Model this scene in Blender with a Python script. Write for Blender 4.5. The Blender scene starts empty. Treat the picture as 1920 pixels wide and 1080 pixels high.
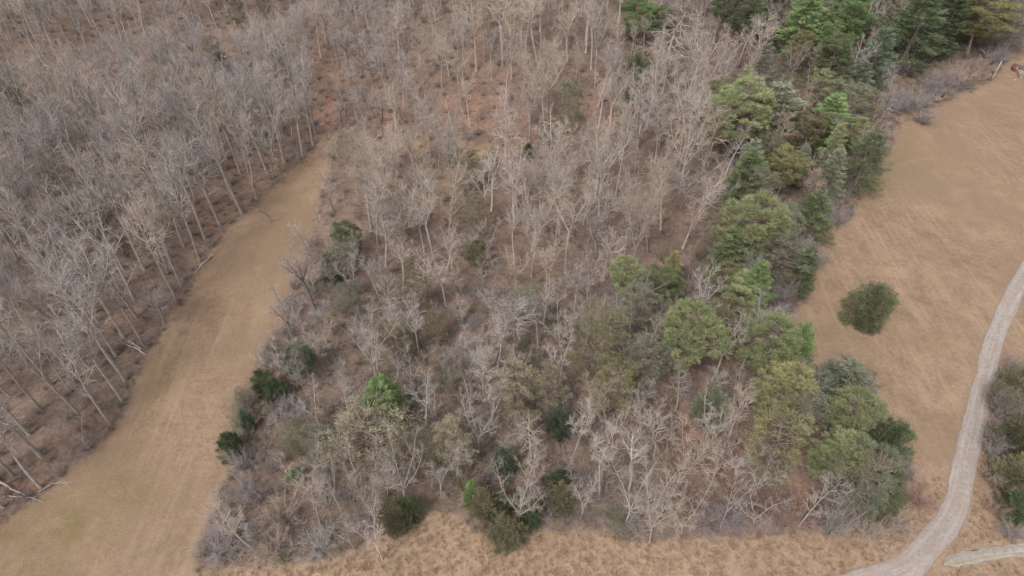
import bpy, math, random
import numpy as np
from mathutils import Vector

# ------------------------------------------------------------------ camera, sky, sun, exposure
scene = bpy.context.scene
R = math.radians
CAM_H = 70.0
PITCH = R(45.0)
FPX = 1280.0                        # focal length in photograph pixels (1920 wide)
cam_d = bpy.data.cameras.new('camera')
cam = bpy.data.objects.new('camera', cam_d)
scene.collection.objects.link(cam)
cam.location = (0, 0, CAM_H)
cam.rotation_euler = (R(90) - PITCH, 0, 0)
cam_d.sensor_width = 36.0
cam_d.lens = 36.0 * FPX / 1920.0
cam_d.clip_start = 0.5
cam_d.clip_end = 8000
scene.camera = cam

SUN_EL, SUN_AZ = R(52), R(215)      # azimuth clockwise from +Y
world = bpy.data.worlds.new('World')
scene.world = world
world.use_nodes = True
wn = world.node_tree
wn.nodes.clear()
sky = wn.nodes.new('ShaderNodeTexSky')
sky.sky_type = 'NISHITA'
sky.sun_disc = False
sky.sun_elevation = SUN_EL
sky.sun_rotation = SUN_AZ
sky.dust_density = 4.0
hs = wn.nodes.new('ShaderNodeHueSaturation')
hs.inputs['Saturation'].default_value = 0.22      # overcast: the blue is veiled by cloud
bg = wn.nodes.new('ShaderNodeBackground')
bg.inputs['Strength'].default_value = 0.145
wo = wn.nodes.new('ShaderNodeOutputWorld')
wn.links.new(sky.outputs[0], hs.inputs['Color'])
wn.links.new(hs.outputs[0], bg.inputs[0])
wn.links.new(bg.outputs[0], wo.inputs[0])

sun_d = bpy.data.lights.new('sun', 'SUN')
sun_d.energy = 1.4
sun_d.angle = R(11)
sun_d.color = (1.0, 0.965, 0.925)
sun = bpy.data.objects.new('sun', sun_d)
scene.collection.objects.link(sun)
sdir = Vector((math.sin(SUN_AZ) * math.cos(SUN_EL), math.cos(SUN_AZ) * math.cos(SUN_EL), math.sin(SUN_EL)))
sun.rotation_euler = sdir.to_track_quat('Z', 'Y').to_euler()

vs = scene.view_settings
vs.view_transform = 'Standard'
vs.look = 'None'
vs.gamma = 1.0
vs.exposure = 0.43
vs.use_curve_mapping = False
scene.cycles.use_denoising = True
scene.cycles.max_bounces = 6
scene.cycles.diffuse_bounces = 2
scene.cycles.transparent_max_bounces = 4

COL = scene.collection
rng = np.random.default_rng(7)

# ------------------------------------------------------------------ terrain and projection
def sstep(a, b, x):
    t = np.clip((np.asarray(x, float) - a) / (b - a), 0, 1)
    return t * t * (3 - 2 * t)

def ground_z(x, y):
    x = np.asarray(x, float); y = np.asarray(y, float)
    z = 9.0 * np.exp(-((x - 6) / 40) ** 2 - ((y - 150) / 38) ** 2)
    z = z + 9.0 * sstep(-70, -150, x) * sstep(60, 190, y)
    z = z - 2.5 * np.exp(-((x + 42 + (y - 110) * 0.05) / 18) ** 2) * sstep(85, 130, y)
    z = z + 0.35 * np.sin(x * 0.11 + 1.3) * np.cos(y * 0.09) + 0.18 * np.sin(x * 0.31) * np.sin(y * 0.27 + 0.5)
    return z * sstep(420, 260, np.hypot(x, y - 80))

S_, C_ = math.sin(PITCH), math.cos(PITCH)
_T = np.arange(45.0, 420.0, 0.35)

def ray(px, py):
    u = (px - 960.0) / FPX; v = (540.0 - py) / FPX
    return np.array([u, C_ + v * S_, -S_ + v * C_])

def at_px(px, py, lift=0.0):
    """the point of the ground (raised by lift) that pixel px, py of the photograph shows"""
    d = ray(px, py)
    x = d[0] * _T; y = d[1] * _T; z = CAM_H + d[2] * _T
    f = z - ground_z(x, y) - lift
    k = int(np.argmax(f < 0))
    if f[k] >= 0: k = len(_T) - 1
    a, b = f[k - 1], f[k]
    t = _T[k - 1] + (_T[k] - _T[k - 1]) * a / max(a - b, 1e-9)
    x, y = d[0] * t, d[1] * t
    return float(x), float(y)

def project(x, y, z):
    x, y, dz = np.asarray(x, float), np.asarray(y, float), np.asarray(z, float) - CAM_H
    dep = y * C_ - dz * S_
    return 960 + FPX * x / dep, 540 - FPX * (y * S_ + dz * C_) / dep, dep

NADIR_Y = 540 + FPX * C_ / S_

def stand(tx, ty, h=None, by=None):
    """base x, y and height of an upright thing whose top shows at tx, ty: from its height in metres or from the row by of its foot"""
    if h is not None:
        x, y = at_px(tx, ty, h)
        return x, y, h
    bx = 960 + (tx - 960) * (by - NADIR_Y) / (ty - NADIR_Y)
    x, y = at_px(bx, by)
    v = (540 - ty) / FPX
    dz = y * (v * C_ - S_) / (C_ + v * S_)
    return x, y, CAM_H + dz - float(ground_z(x, y))

def in_poly(px, py, poly):
    px = np.asarray(px, float); py = np.asarray(py, float)
    ins = np.zeros(px.shape, bool)
    n = len(poly)
    for i in range(n):
        x0, y0 = poly[i]; x1, y1 = poly[(i + 1) % n]
        c = (y0 > py) != (y1 > py)
        xi = x0 + (py - y0) * (x1 - x0) / ((y1 - y0) if y1 != y0 else 1e-9)
        ins ^= c & (px < xi)
    return ins

def poly_dist(px, py, line):
    px = np.asarray(px, float); py = np.asarray(py, float)
    best = np.full(px.shape, 1e9)
    for (x0, y0), (x1, y1) in zip(line[:-1], line[1:]):
        dx, dy = x1 - x0, y1 - y0
        t = np.clip(((px - x0) * dx + (py - y0) * dy) / (dx * dx + dy * dy + 1e-9), 0, 1)
        best = np.minimum(best, np.hypot(px - x0 - t * dx, py - y0 - t * dy))
    return best

# outlines read off the photograph (pixels); everything is then laid on the terrain in metres
STRIP_W = [(-260, 1120), (0, 985), (100, 905), (165, 858), (230, 790), (262, 700), (300, 625), (350, 560), (372, 505), (420, 440), (480, 380), (560, 310), (596, 268), (612, 238)]
STRIP_E = [(622, 236), (630, 268), (620, 305), (606, 350), (590, 430), (556, 520), (530, 590), (500, 650), (480, 690), (455, 745), (425, 830), (432, 880), (405, 950), (375, 1010), (372, 1090), (380, 1300)]
MEADOW = [(380, 1300), (380, 1062), (520, 1062), (640, 1045), (720, 1005), (800, 955), (850, 960), (900, 1000), (950, 1032), (1010, 1000), (1100, 992), (1200, 1015), (1330, 1012), (1450, 1002), (1560, 1004), (1650, 985)]
FIELD_W = [(1700, 940), (1712, 880), (1690, 830), (1650, 770), (1640, 700), (1560, 690), (1522, 690), (1518, 640), (1470, 605), (1500, 575), (1528, 540), (1525, 490), (1545, 432), (1592, 412), (1612, 362), (1660, 300), (1690, 226), (1750, 200), (1862, 150), (1885, 108), (1925, 82), (2040, 40)]
OPEN_LEFT = STRIP_W + STRIP_E
OPEN_RIGHT = MEADOW + FIELD_W + [(2700, 40), (2700, 1500), (380, 1500)]
OPEN_LEFT = [(-260, 1500)] + STRIP_W + STRIP_E[:-1] + [(372, 1500)]
BUSH_E = [(1870, 690), (1960, 650), (2100, 650), (2100, 1010), (1900, 990), (1880, 930), (1862, 820)]
LANE = [(1990, 420), (1944, 480), (1907, 540), (1879, 602), (1857, 664), (1840, 730), (1828, 790), (1816, 840), (1804, 900), (1792, 950), (1762, 1000), (1704, 1060), (1650, 1086), (1580, 1110), (1480, 1138), (1330, 1165)]
OLD_TRACK = [(-40, 165), (80, 132), (160, 118), (250, 102), (330, 85), (430, 62), (520, 40), (600, 10)]

# ------------------------------------------------------------------ materials
def new_mat(name, rough=0.9):
    m = bpy.data.materials.new(name)
    m.use_nodes = True
    nt = m.node_tree
    b = nt.nodes['Principled BSDF']
    b.inputs['Roughness'].default_value = rough
    b.inputs['Specular IOR Level'].default_value = 0.15
    return m, nt, b

def node(nt, kind, **kw):
    n = nt.nodes.new(kind)
    for k, v in kw.items():
        if k.startswith('in_'):
            key = k[3:]
            n.inputs[int(key) if key.isdigit() else key].default_value = v
        else:
            setattr(n, k, v)
    return n

def mixc(nt, fac, a, b, blend='MIX'):
    n = nt.nodes.new('ShaderNodeMix')
    n.data_type = 'RGBA'; n.blend_type = blend
    for sock, val in ((n.inputs[0], fac), (n.inputs[6], a), (n.inputs[7], b)):
        if hasattr(val, 'is_output'): nt.links.new(val, sock)
        elif isinstance(val, (int, float)): sock.default_value = val
        else: sock.default_value = (*val, 1)
    return n.outputs[2]

def math_n(nt, op, a, b=0.0, clamp=False):
    n = nt.nodes.new('ShaderNodeMath'); n.operation = op; n.use_clamp = clamp
    for i, val in enumerate((a, b)):
        if hasattr(val, 'is_output'): nt.links.new(val, n.inputs[i])
        else: n.inputs[i].default_value = val
    return n.outputs[0]

def ramp(nt, val, lo, hi):
    n = nt.nodes.new('ShaderNodeMapRange'); n.interpolation_type = 'SMOOTHSTEP'
    nt.links.new(val, n.inputs[0]); n.inputs[1].default_value = lo; n.inputs[2].default_value = hi
    return n.outputs[0]

def noise(nt, vec, scale, detail=4, rough=0.6, dist=0.0):
    n = node(nt, 'ShaderNodeTexNoise', in_Scale=scale, in_Detail=detail, in_Roughness=rough, in_Distortion=dist)
    if vec is not None: nt.links.new(vec, n.inputs['Vector'])
    return n.outputs[0]

def foliage_mat(name, dark, light, dead=None):
    m, nt, b = new_mat(name, 0.75)
    tone = node(nt, 'ShaderNodeAttribute', attribute_name='tone')
    oi = node(nt, 'ShaderNodeObjectInfo')
    c = mixc(nt, tone.outputs['Fac'], dark, light)
    if dead:
        c = mixc(nt, ramp(nt, tone.outputs['Fac'], 0.90, 0.97), c, dead)
    hsv = node(nt, 'ShaderNodeHueSaturation')
    nt.links.new(c, hsv.inputs['Color'])
    v = math_n(nt, 'MULTIPLY_ADD', oi.outputs['Random'], 0.35)
    v.node.inputs[2].default_value = 0.83
    nt.links.new(v, hsv.inputs['Value'])
    nt.links.new(hsv.outputs[0], b.inputs['Base Color'])
    tr = node(nt, 'ShaderNodeBsdfTranslucent')
    nt.links.new(hsv.outputs[0], tr.inputs[0])
    mx = node(nt, 'ShaderNodeMixShader', in_0=0.28)
    nt.links.new(b.outputs[0], mx.inputs[1]); nt.links.new(tr.outputs[0], mx.inputs[2])
    nt.links.new(mx.outputs[0], nt.nodes['Material Output'].inputs[0])
    return m

def bark_mat(name, a, b_, branch=None):
    m, nt, b = new_mat(name, 0.92)
    tc = node(nt, 'ShaderNodeTexCoord')
    n1 = noise(nt, tc.outputs['Object'], 1.1, 5, 0.65)
    oi = node(nt, 'ShaderNodeObjectInfo')
    c = mixc(nt, ramp(nt, n1, 0.33, 0.67), a, b_)
    if branch:
        c = mixc(nt, node(nt, 'ShaderNodeAttribute', attribute_name='tone').outputs['Fac'], c, branch)
    hsv = node(nt, 'ShaderNodeHueSaturation')
    nt.links.new(c, hsv.inputs['Color'])
    v = math_n(nt, 'MULTIPLY_ADD', oi.outputs['Random'], 0.4)
    v.node.inputs[2].default_value = 0.8
    nt.links.new(v, hsv.inputs['Value'])
    nt.links.new(hsv.outputs[0], b.inputs['Base Color'])
    return m

FOL = {
    'green':   foliage_mat('needles_green', (0.097, 0.127, 0.062), (0.226, 0.256, 0.134)),
    'bright':  foliage_mat('needles_bright_green', (0.128, 0.206, 0.083), (0.320, 0.401, 0.178)),
    'yellow':  foliage_mat('needles_yellow_green', (0.192, 0.192, 0.093), (0.422, 0.386, 0.200)),
    'lime':    foliage_mat('needles_lime_green', (0.175, 0.214, 0.103), (0.432, 0.446, 0.237)),
    'olive':   foliage_mat('needles_olive', (0.138, 0.129, 0.073), (0.298, 0.259, 0.158), (0.328, 0.227, 0.146)),
    'grey':    foliage_mat('needles_grey_green', (0.155, 0.174, 0.121), (0.347, 0.354, 0.255)),
    'pale':    foliage_mat('needles_pale_straw', (0.293, 0.259, 0.170), (0.523, 0.465, 0.325), (0.453, 0.325, 0.221)),
    'blue':    foliage_mat('needles_blue_green', (0.086, 0.122, 0.086), (0.205, 0.251, 0.174)),
    'dark':    foliage_mat('needles_dark_green', (0.069, 0.097, 0.054), (0.187, 0.222, 0.116)),
    'cedar':   foliage_mat('needles_cedar', (0.129, 0.134, 0.078), (0.300, 0.280, 0.174), (0.308, 0.237, 0.151)),
    'lone':    foliage_mat('needles_lone_cedar', (0.125, 0.143, 0.078), (0.30, 0.305, 0.18), (0.32, 0.26, 0.165)),
    'rust':    foliage_mat('leaves_rust', (0.258, 0.117, 0.076), (0.389, 0.208, 0.126)),
    'orange':  foliage_mat('leaves_orange_tan', (0.370, 0.228, 0.137), (0.502, 0.341, 0.209)),
}
BARK = {
    'pale': bark_mat('bark_pale', (0.35, 0.305, 0.268), (0.52, 0.46, 0.405)),
    'grey': bark_mat('bark_grey', (0.29, 0.255, 0.235), (0.45, 0.40, 0.365)),
    'warm': bark_mat('bark_warm', (0.34, 0.265, 0.205), (0.50, 0.41, 0.33)),
    'dark': bark_mat('bark_dark', (0.12, 0.10, 0.09), (0.23, 0.20, 0.18)),
    'pine': bark_mat('bark_pine', (0.16, 0.125, 0.10), (0.30, 0.24, 0.20)),
}
TWIG = {
    'pale': bark_mat('twigs_pale', (0.33, 0.275, 0.24), (0.42, 0.36, 0.32), (0.55, 0.485, 0.43)),
    'grey': bark_mat('twigs_grey', (0.22, 0.19, 0.18), (0.33, 0.29, 0.272), (0.47, 0.42, 0.385)),
    'warm': bark_mat('twigs_warm', (0.32, 0.235, 0.185), (0.42, 0.325, 0.265), (0.53, 0.45, 0.38)),
    'mauve': bark_mat('twigs_mauve', (0.205, 0.168, 0.17), (0.32, 0.27, 0.268), (0.50, 0.445, 0.415)),
    'olive': bark_mat('twigs_olive', (0.165, 0.155, 0.09), (0.27, 0.25, 0.155), (0.33, 0.29, 0.21)),
    'red': bark_mat('twigs_red_brown', (0.26, 0.15, 0.12), (0.38, 0.24, 0.20), (0.40, 0.30, 0.25)),
}

# ------------------------------------------------------------------ mesh helpers
class Geo:
    def __init__(self):
        self.v, self.f, self.t, self.n = [], [], [], 0
    def add(self, verts, faces, tone=0.5):
        verts = np.asarray(verts, np.float32).reshape(-1, 3); faces = np.asarray(faces, np.int64)
        if faces.shape[1] == 3: faces = np.concatenate([faces, np.full((len(faces), 1), -1)], 1)
        self.v.append(verts)
        self.f.append(np.where(faces < 0, -1, faces + self.n))
        self.t.append(np.broadcast_to(np.asarray(tone, np.float32), (len(faces),)))
        self.n += len(verts)
    def tube(self, pts, rad, sides=5, tone=0.5):
        pts = np.asarray(pts, float); rad = np.asarray(rad, float)
        n = len(pts)
        d = np.gradient(pts, axis=0)
        d /= np.linalg.norm(d, axis=1)[:, None] + 1e-9
        ref = np.array([0.31, 0.95, 0.05]) if abs(d[0][2]) > 0.6 else np.array([0.05, 0.1, 1.0])
        a = np.cross(d, ref); a /= np.linalg.norm(a, axis=1)[:, None] + 1e-9
        b = np.cross(d, a)
        ang = np.arange(sides) * 2 * np.pi / sides
        ring = a[:, None, :] * np.cos(ang)[None, :, None] + b[:, None, :] * np.sin(ang)[None, :, None]
        V = pts[:, None, :] + ring * rad[:, None, None]
        i = np.arange(n - 1)[:, None] * sides; k = np.arange(sides)[None, :]; k2 = (k + 1) % sides
        F = np.stack([i + k, i + k2, i + sides + k2, i + sides + k], -1).reshape(-1, 4)
        self.add(V.reshape(-1, 3), F, tone)
    def spikes(self, p0, p1, r, tone=0.5):
        """many thin three-sided twigs from p0 to p1"""
        p0 = np.asarray(p0, float); p1 = np.asarray(p1, float)
        m = len(p0)
        d = p1 - p0; d /= np.linalg.norm(d, axis=1)[:, None] + 1e-9
        ref = np.where(np.abs(d[:, 2:3]) > 0.7, np.array([[1.0, 0, 0]]), np.array([[0, 0, 1.0]]))
        a = np.cross(d, ref); a /= np.linalg.norm(a, axis=1)[:, None] + 1e-9
        b = np.cross(d, a)
        r = np.broadcast_to(np.asarray(r, float), (m,))[:, None]
        V = np.stack([p0 + a * r, p0 + (-0.5 * a + 0.87 * b) * r, p0 + (-0.5 * a - 0.87 * b) * r, p1], 1)
        i = np.arange(m)[:, None] * 4
        F = np.concatenate([i + np.array([[0, 1, 3]]), i + np.array([[1, 2, 3]]), i + np.array([[2, 0, 3]])], 0)
        t = tone if np.ndim(tone) == 0 else np.tile(tone, 3)
        self.add(V.reshape(-1, 3), F, t)
    def blades(self, c, d, length, width, tone, g):
        """flat needle sprays centred on c pointing along d"""
        m = len(c)
        d = d / (np.linalg.norm(d, axis=1)[:, None] + 1e-9)
        s = np.cross(d, g.normal(size=(m, 3))); s /= np.linalg.norm(s, axis=1)[:, None] + 1e-9
        L = np.broadcast_to(np.asarray(length, float), (m,))[:, None]; W = np.broadcast_to(np.asarray(width, float), (m,))[:, None]
        V = np.stack([c - d * L * 0.5, c + s * W * 0.5, c + d * L * 0.5, c - s * W * 0.5], 1)
        F = np.arange(m)[:, None] * 4 + np.array([[0, 1, 2, 3]])
        self.add(V.reshape(-1, 3), F, tone)
    def mesh(self, name, mats):
        me = bpy.data.meshes.new(name)
        V = np.concatenate(self.v); F = np.concatenate(self.f); T = np.concatenate(self.t)
        tri = F[:, 3] < 0
        cnt = np.where(tri, 3, 4)
        loops = F.reshape(-1); loops = loops[loops >= 0]
        start = np.concatenate([[0], np.cumsum(cnt)[:-1]])
        me.vertices.add(len(V)); me.vertices.foreach_set('co', V.astype(np.float32).ravel())
        me.loops.add(len(loops)); me.loops.foreach_set('vertex_index', loops.astype(np.int32))
        me.polygons.add(len(F)); me.polygons.foreach_set('loop_start', start.astype(np.int32)); me.polygons.foreach_set('loop_total', cnt.astype(np.int32))
        a = me.attributes.new('tone', 'FLOAT', 'FACE'); a.data.foreach_set('value', T.astype(np.float32))
        if getattr(self, 'mi', None) is not None:
            me.polygons.foreach_set('material_index', np.concatenate(self.mi).astype(np.int32))
        me.update(calc_edges=True)
        for m in (mats if isinstance(mats, (list, tuple)) else [mats]): me.materials.append(m)
        return me

def joined(name, g1, m1, g2, m2):
    g = Geo()
    for q in (g1, g2):
        for v, f, t in zip(q.v, q.f, q.t): pass
    g.v = g1.v + g2.v
    g.f = g1.f + [np.where(f < 0, -1, f + g1.n) for f in g2.f]
    g.t = g1.t + g2.t
    g.n = g1.n + g2.n
    g.mi = [np.zeros(len(f)) for f in g1.f] + [np.ones(len(f)) for f in g2.f]
    return g.mesh(name, [m1, m2])

def unit(v):
    return v / (np.linalg.norm(v) + 1e-9)

def bend(g, p, d, length, n, wig, up):
    """a crooked line of n points from p along d"""
    pts = [np.array(p, float)]
    d = unit(np.array(d, float))
    for _ in range(n - 1):
        d = unit(d + g.normal(size=3) * wig + np.array([0, 0, up]))
        pts.append(pts[-1] + d * length / (n - 1))
    return np.array(pts), d

# ------------------------------------------------------------------ bare trees
def bare_tree(seed, H=15.0, split=0.55, leaders=1, spread=0.5, crown=3.2, nlimb=14, droop=0.0, wig=0.08, rfac=1.0, twigs=5, upness=0.12, low=0.45, steep=0.8):
    """two pieces: trunk with its limbs, and the crown of branches and twigs"""
    g = np.random.default_rng(seed)
    tr, cr = Geo(), Geo()
    r0 = (0.0105 * H + 0.045) * rfac
    axes = []
    if leaders == 1:
        pts, _ = bend(g, (0, 0, 0), (g.normal() * 0.04, g.normal() * 0.04, 1), H * 0.96, 12, wig * 0.45, 0.05)
        rad = r0 * np.linspace(1, 0.13, 12) ** 0.9
        rad[0] *= 1.35
        tr.tube(pts, rad, 7)
        axes.append((pts, rad, low, nlimb))
    else:
        sp = H * split
        pts, d = bend(g, (0, 0, 0), (g.normal() * 0.06, g.normal() * 0.06, 1), sp, 6, wig * 0.4, 0.05)
        rad = r0 * np.linspace(1.0, 0.8, 6); rad[0] *= 1.4
        tr.tube(pts, rad, 7)
        a0 = g.uniform(0, 6.28)
        for k in range(leaders):
            a = a0 + k * 6.283 / leaders + g.normal() * 0.3
            lean = spread * g.uniform(0.6, 1.2)
            d = np.array([math.cos(a) * lean, math.sin(a) * lean, 1.0])
            L = (H - sp) * g.uniform(0.85, 1.05) * (1 + 0.25 * lean)
            lp, _ = bend(g, pts[-1], d, L, 8, wig * 0.9, upness * 0.5)
            lr = r0 * 0.62 * np.linspace(1, 0.15, 8)
            tr.tube(lp, lr, 6)
            axes.append((lp, lr, 0.12, max(5, int(nlimb * 1.5 / leaders))))
    tip0, tip1, tipr = [], [], []
    for pts, rad, lo, nl in axes:
        seg = np.linspace(0, 1, len(pts))
        a = g.uniform(0, 6.28)
        for i in range(nl):
            t = lo + (0.97 - lo) * (i + g.uniform(0, 0.8)) / nl
            p = np.array([np.interp(t, seg, pts[:, j]) for j in range(3)])
            pr = np.interp(t, seg, rad)
            a += 2.4 + g.normal() * 0.35
            rel = (t - lo) / (1 - lo)
            shape = (0.55 + 0.9 * rel) if rel < 0.4 else (0.91 - 0.75 * (rel - 0.4))
            L = crown * shape * g.uniform(0.75, 1.25) * (1.0 if leaders == 1 else 0.8)
            pitch = (steep - droop) * (0.7 + 0.6 * rel)
            d = np.array([math.cos(a), math.sin(a), pitch + g.normal() * 0.15])
            lp, _ = bend(g, p, d, L, 6, wig * 1.4, upness * 0.45 - droop * 0.12)
            lr = min(pr * 0.75, 0.019 * L + 0.024) * np.linspace(1, 0.38, 6)
            tr.tube(lp, lr, 4)
            ns = 6 + int(L * 1.6)
            ls = np.linspace(0, 1, 6)
            ld = np.gradient(lp, axis=0)
            for k in range(ns):
                u = 0.18 + 0.8 * (k + g.uniform(0, 0.9)) / ns
                q = np.array([np.interp(u, ls, lp[:, j]) for j in range(3)])
                dd = unit(np.array([np.interp(u, ls, ld[:, j]) for j in range(3)]))
                side = unit(np.cross(dd, g.normal(size=3)))
                d2 = dd * 0.75 + side * 0.75 + np.array([0, 0, 0.12 - droop * 0.55])
                L2 = L * (0.50 - 0.28 * u) * g.uniform(0.8, 1.3) + 0.25
                bp, _ = bend(g, q, d2, L2, 4, wig * 1.7, upness * 0.3 - droop * 0.1)
                br = np.interp(u, ls, lr) * 0.62 * np.linspace(1, 0.4, 4)
                br = np.maximum(br, 0.0155 * rfac)
                cr.tube(bp, br, 3, 0.9)
                bd = np.gradient(bp, axis=0)
                nt = int(twigs * (0.6 + 0.45 * L2))
                uu = g.uniform(0.12, 1.0, nt)
                q3 = np.stack([np.interp(uu, np.linspace(0, 1, 4), bp[:, j]) for j in range(3)], 1)
                d3 = np.stack([np.interp(uu, np.linspace(0, 1, 4), bd[:, j]) for j in range(3)], 1)
                d3 /= np.linalg.norm(d3, axis=1)[:, None] + 1e-9
                d3 = d3 * 0.8 + g.normal(size=(nt, 3)) * 0.55 + np.array([0, 0, 0.10 - droop * 0.3])
                d3 /= np.linalg.norm(d3, axis=1)[:, None]
                L3 = g.uniform(0.45, 1.15, nt) * (0.6 + 0.12 * L)
                e3 = q3 + d3 * L3[:, None]
                tip0.append(q3); tip1.append(e3); tipr.append(np.full(nt, 0.0118 * rfac))
                # side twigs
                w = g.uniform(0.25, 0.8, (nt, 1))
                q4 = q3 + d3 * L3[:, None] * w
                d4 = d3 + g.normal(size=(nt, 3)) * 0.7
                d4 /= np.linalg.norm(d4, axis=1)[:, None]
                tip0.append(q4); tip1.append(q4 + d4 * L3[:, None] * 0.55); tipr.append(np.full(nt, 0.0088 * rfac))
    cr.spikes(np.concatenate(tip0), np.concatenate(tip1), np.concatenate(tipr), 0.12)
    allv = np.concatenate(tr.v + cr.v)
    return dict(trunk=tr, crown=cr, H=float(np.percentile(allv[:, 2], 99.7)), W=2 * float(np.percentile(np.hypot(allv[:, 0], allv[:, 1]), 96)))

def brush(seed, H=2.2, stems=22, spread=0.8, twigs=7, r=0.018):
    g = np.random.default_rng(seed)
    cr = Geo(); st = Geo()
    a, b = [], []
    for _ in range(stems):
        an = g.uniform(0, 6.28); rr = g.uniform(0, 0.35)
        d = np.array([math.cos(an) * spread * g.uniform(0.1, 1), math.sin(an) * spread * g.uniform(0.1, 1), 1])
        pts, _ = bend(g, (math.cos(an) * rr, math.sin(an) * rr, -0.05), d, H * g.uniform(0.6, 1.15), 5, 0.16, 0.02)
        st.tube(pts, r * np.linspace(1.2, 0.4, 5), 3)
        n = twigs * 2
        u = g.uniform(0.2, 1, n)
        q = np.stack([np.interp(u, np.linspace(0, 1, 5), pts[:, j]) for j in range(3)], 1)
        dd = g.normal(size=(n, 3)) * 0.7 + np.array([0, 0, 0.5]) + d * 0.4
        dd /= np.linalg.norm(dd, axis=1)[:, None]
        L = g.uniform(0.25, 0.75, n) * H * 0.35
        a.append(q); b.append(q + dd * L[:, None])
        q2 = q + dd * (L * 0.5)[:, None]
        d2 = dd + g.normal(size=(n, 3)) * 0.8
        a.append(q2); b.append(q2 + d2 * (L * 0.45)[:, None])
    cr.spikes(np.concatenate(a), np.concatenate(b), 0.013, 0.1)
    allv = np.concatenate(st.v + cr.v)
    return dict(trunk=st, crown=cr, H=float(np.percentile(allv[:, 2], 99)), W=2 * float(np.percentile(np.hypot(allv[:, 0], allv[:, 1]), 95)))

# ------------------------------------------------------------------ evergreens
def pine_clumpy(seed, H=13.0, rad=3.0, clumps=95, per=85, base=0.35, sparse=0.0, blade=(0.50, 0.050), top=0.75):
    """rounded crown of separate needle clumps on crooked limbs"""
    g = np.random.default_rng(seed)
    tr, cr = Geo(), Geo()
    pts, _ = bend(g, (0, 0, 0), (g.normal() * 0.05, g.normal() * 0.05, 1), H * 0.93, 10, 0.04, 0.06)
    rd = (0.010 * H + 0.05) * np.linspace(1, 0.15, 10); rd[0] *= 1.3
    tr.tube(pts, rd, 7)
    seg = np.linspace(0, 1, 10)
    lob = g.uniform(0, 6.28, 4); la = g.uniform(0.08, 0.22, 4)
    C, D = [], []
    for i in range(clumps):
        t = g.uniform(0, 1) ** 0.8
        z = H * (base + (1 - base) * t)
        an = g.uniform(0, 6.28)
        prof = (math.sin(min(1, (t + 0.12) / 0.55) * 1.57) if t < 0.45 else math.sqrt(max(0.02, 1 - ((t - 0.45) / 0.58) ** 2)) ** top)
        irr = 1 + sum(la[k] * math.sin((k + 1) * an + lob[k] + 3 * t) for k in range(4))
        rr = rad * prof * irr * g.uniform(0.45, 1.0) ** 0.6
        ax = np.array([np.interp(z / H * 1.0, seg, pts[:, 0]), np.interp(z / H, seg, pts[:, 1]), 0])
        c = np.array([math.cos(an) * rr, math.sin(an) * rr, z]) + ax
        C.append(c)
        # limb out to the clump
        h0 = max(H * base * 0.75, z - rr * 0.55)
        s = np.array([np.interp(h0 / (H * 0.93), seg, pts[:, j]) for j in range(3)])
        mid = (s + c) / 2 + np.array([0, 0, -0.12 * rr]) + g.normal(size=3) * 0.12
        if rr > 0.6 and g.uniform() < 0.8: tr.tube([s, mid, c], [0.05, 0.035, 0.015], 4)
    C = np.array(C)
    R_ = g.uniform(0.34, 0.68, len(C)) * (rad / 3.0) ** 0.5
    tone = np.clip(g.normal(0.5, 0.15, len(C)), 0, 1)
    idx = np.repeat(np.arange(len(C)), per)
    m = len(idx)
    off = g.normal(size=(m, 3)); off /= np.linalg.norm(off, axis=1)[:, None]
    off[:, 2] = np.abs(off[:, 2]) * 0.9 - 0.22
    off *= (g.uniform(0.25, 1, m) ** 0.5)[:, None]
    P = C[idx] + off * R_[idx][:, None] * np.array([1.05, 1.05, 0.72])
    dirs = off + C[idx] * np.array([0.22, 0.22, 0]) / rad + np.array([0, 0, 0.30]) + g.normal(size=(m, 3)) * 0.22
    tn = np.clip(tone[idx] + g.normal(0, 0.14, m), 0, 1)
    cr.blades(P, dirs, g.uniform(0.7, 1.3, m) * blade[0], g.uniform(0.7, 1.3, m) * blade[1], tn, g)
    if sparse:
        n = int(420 * sparse)
        k = g.integers(0, len(C), n)
        q = C[k] * np.array([0.55, 0.55, 1]) + g.normal(size=(n, 3)) * 0.4 - np.array([0, 0, 0.5])
        tr.spikes(q, C[k] + g.normal(size=(n, 3)) * 0.8, 0.018)
    return dict(trunk=tr, crown=cr, H=H, W=2 * rad * 0.88)

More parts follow.
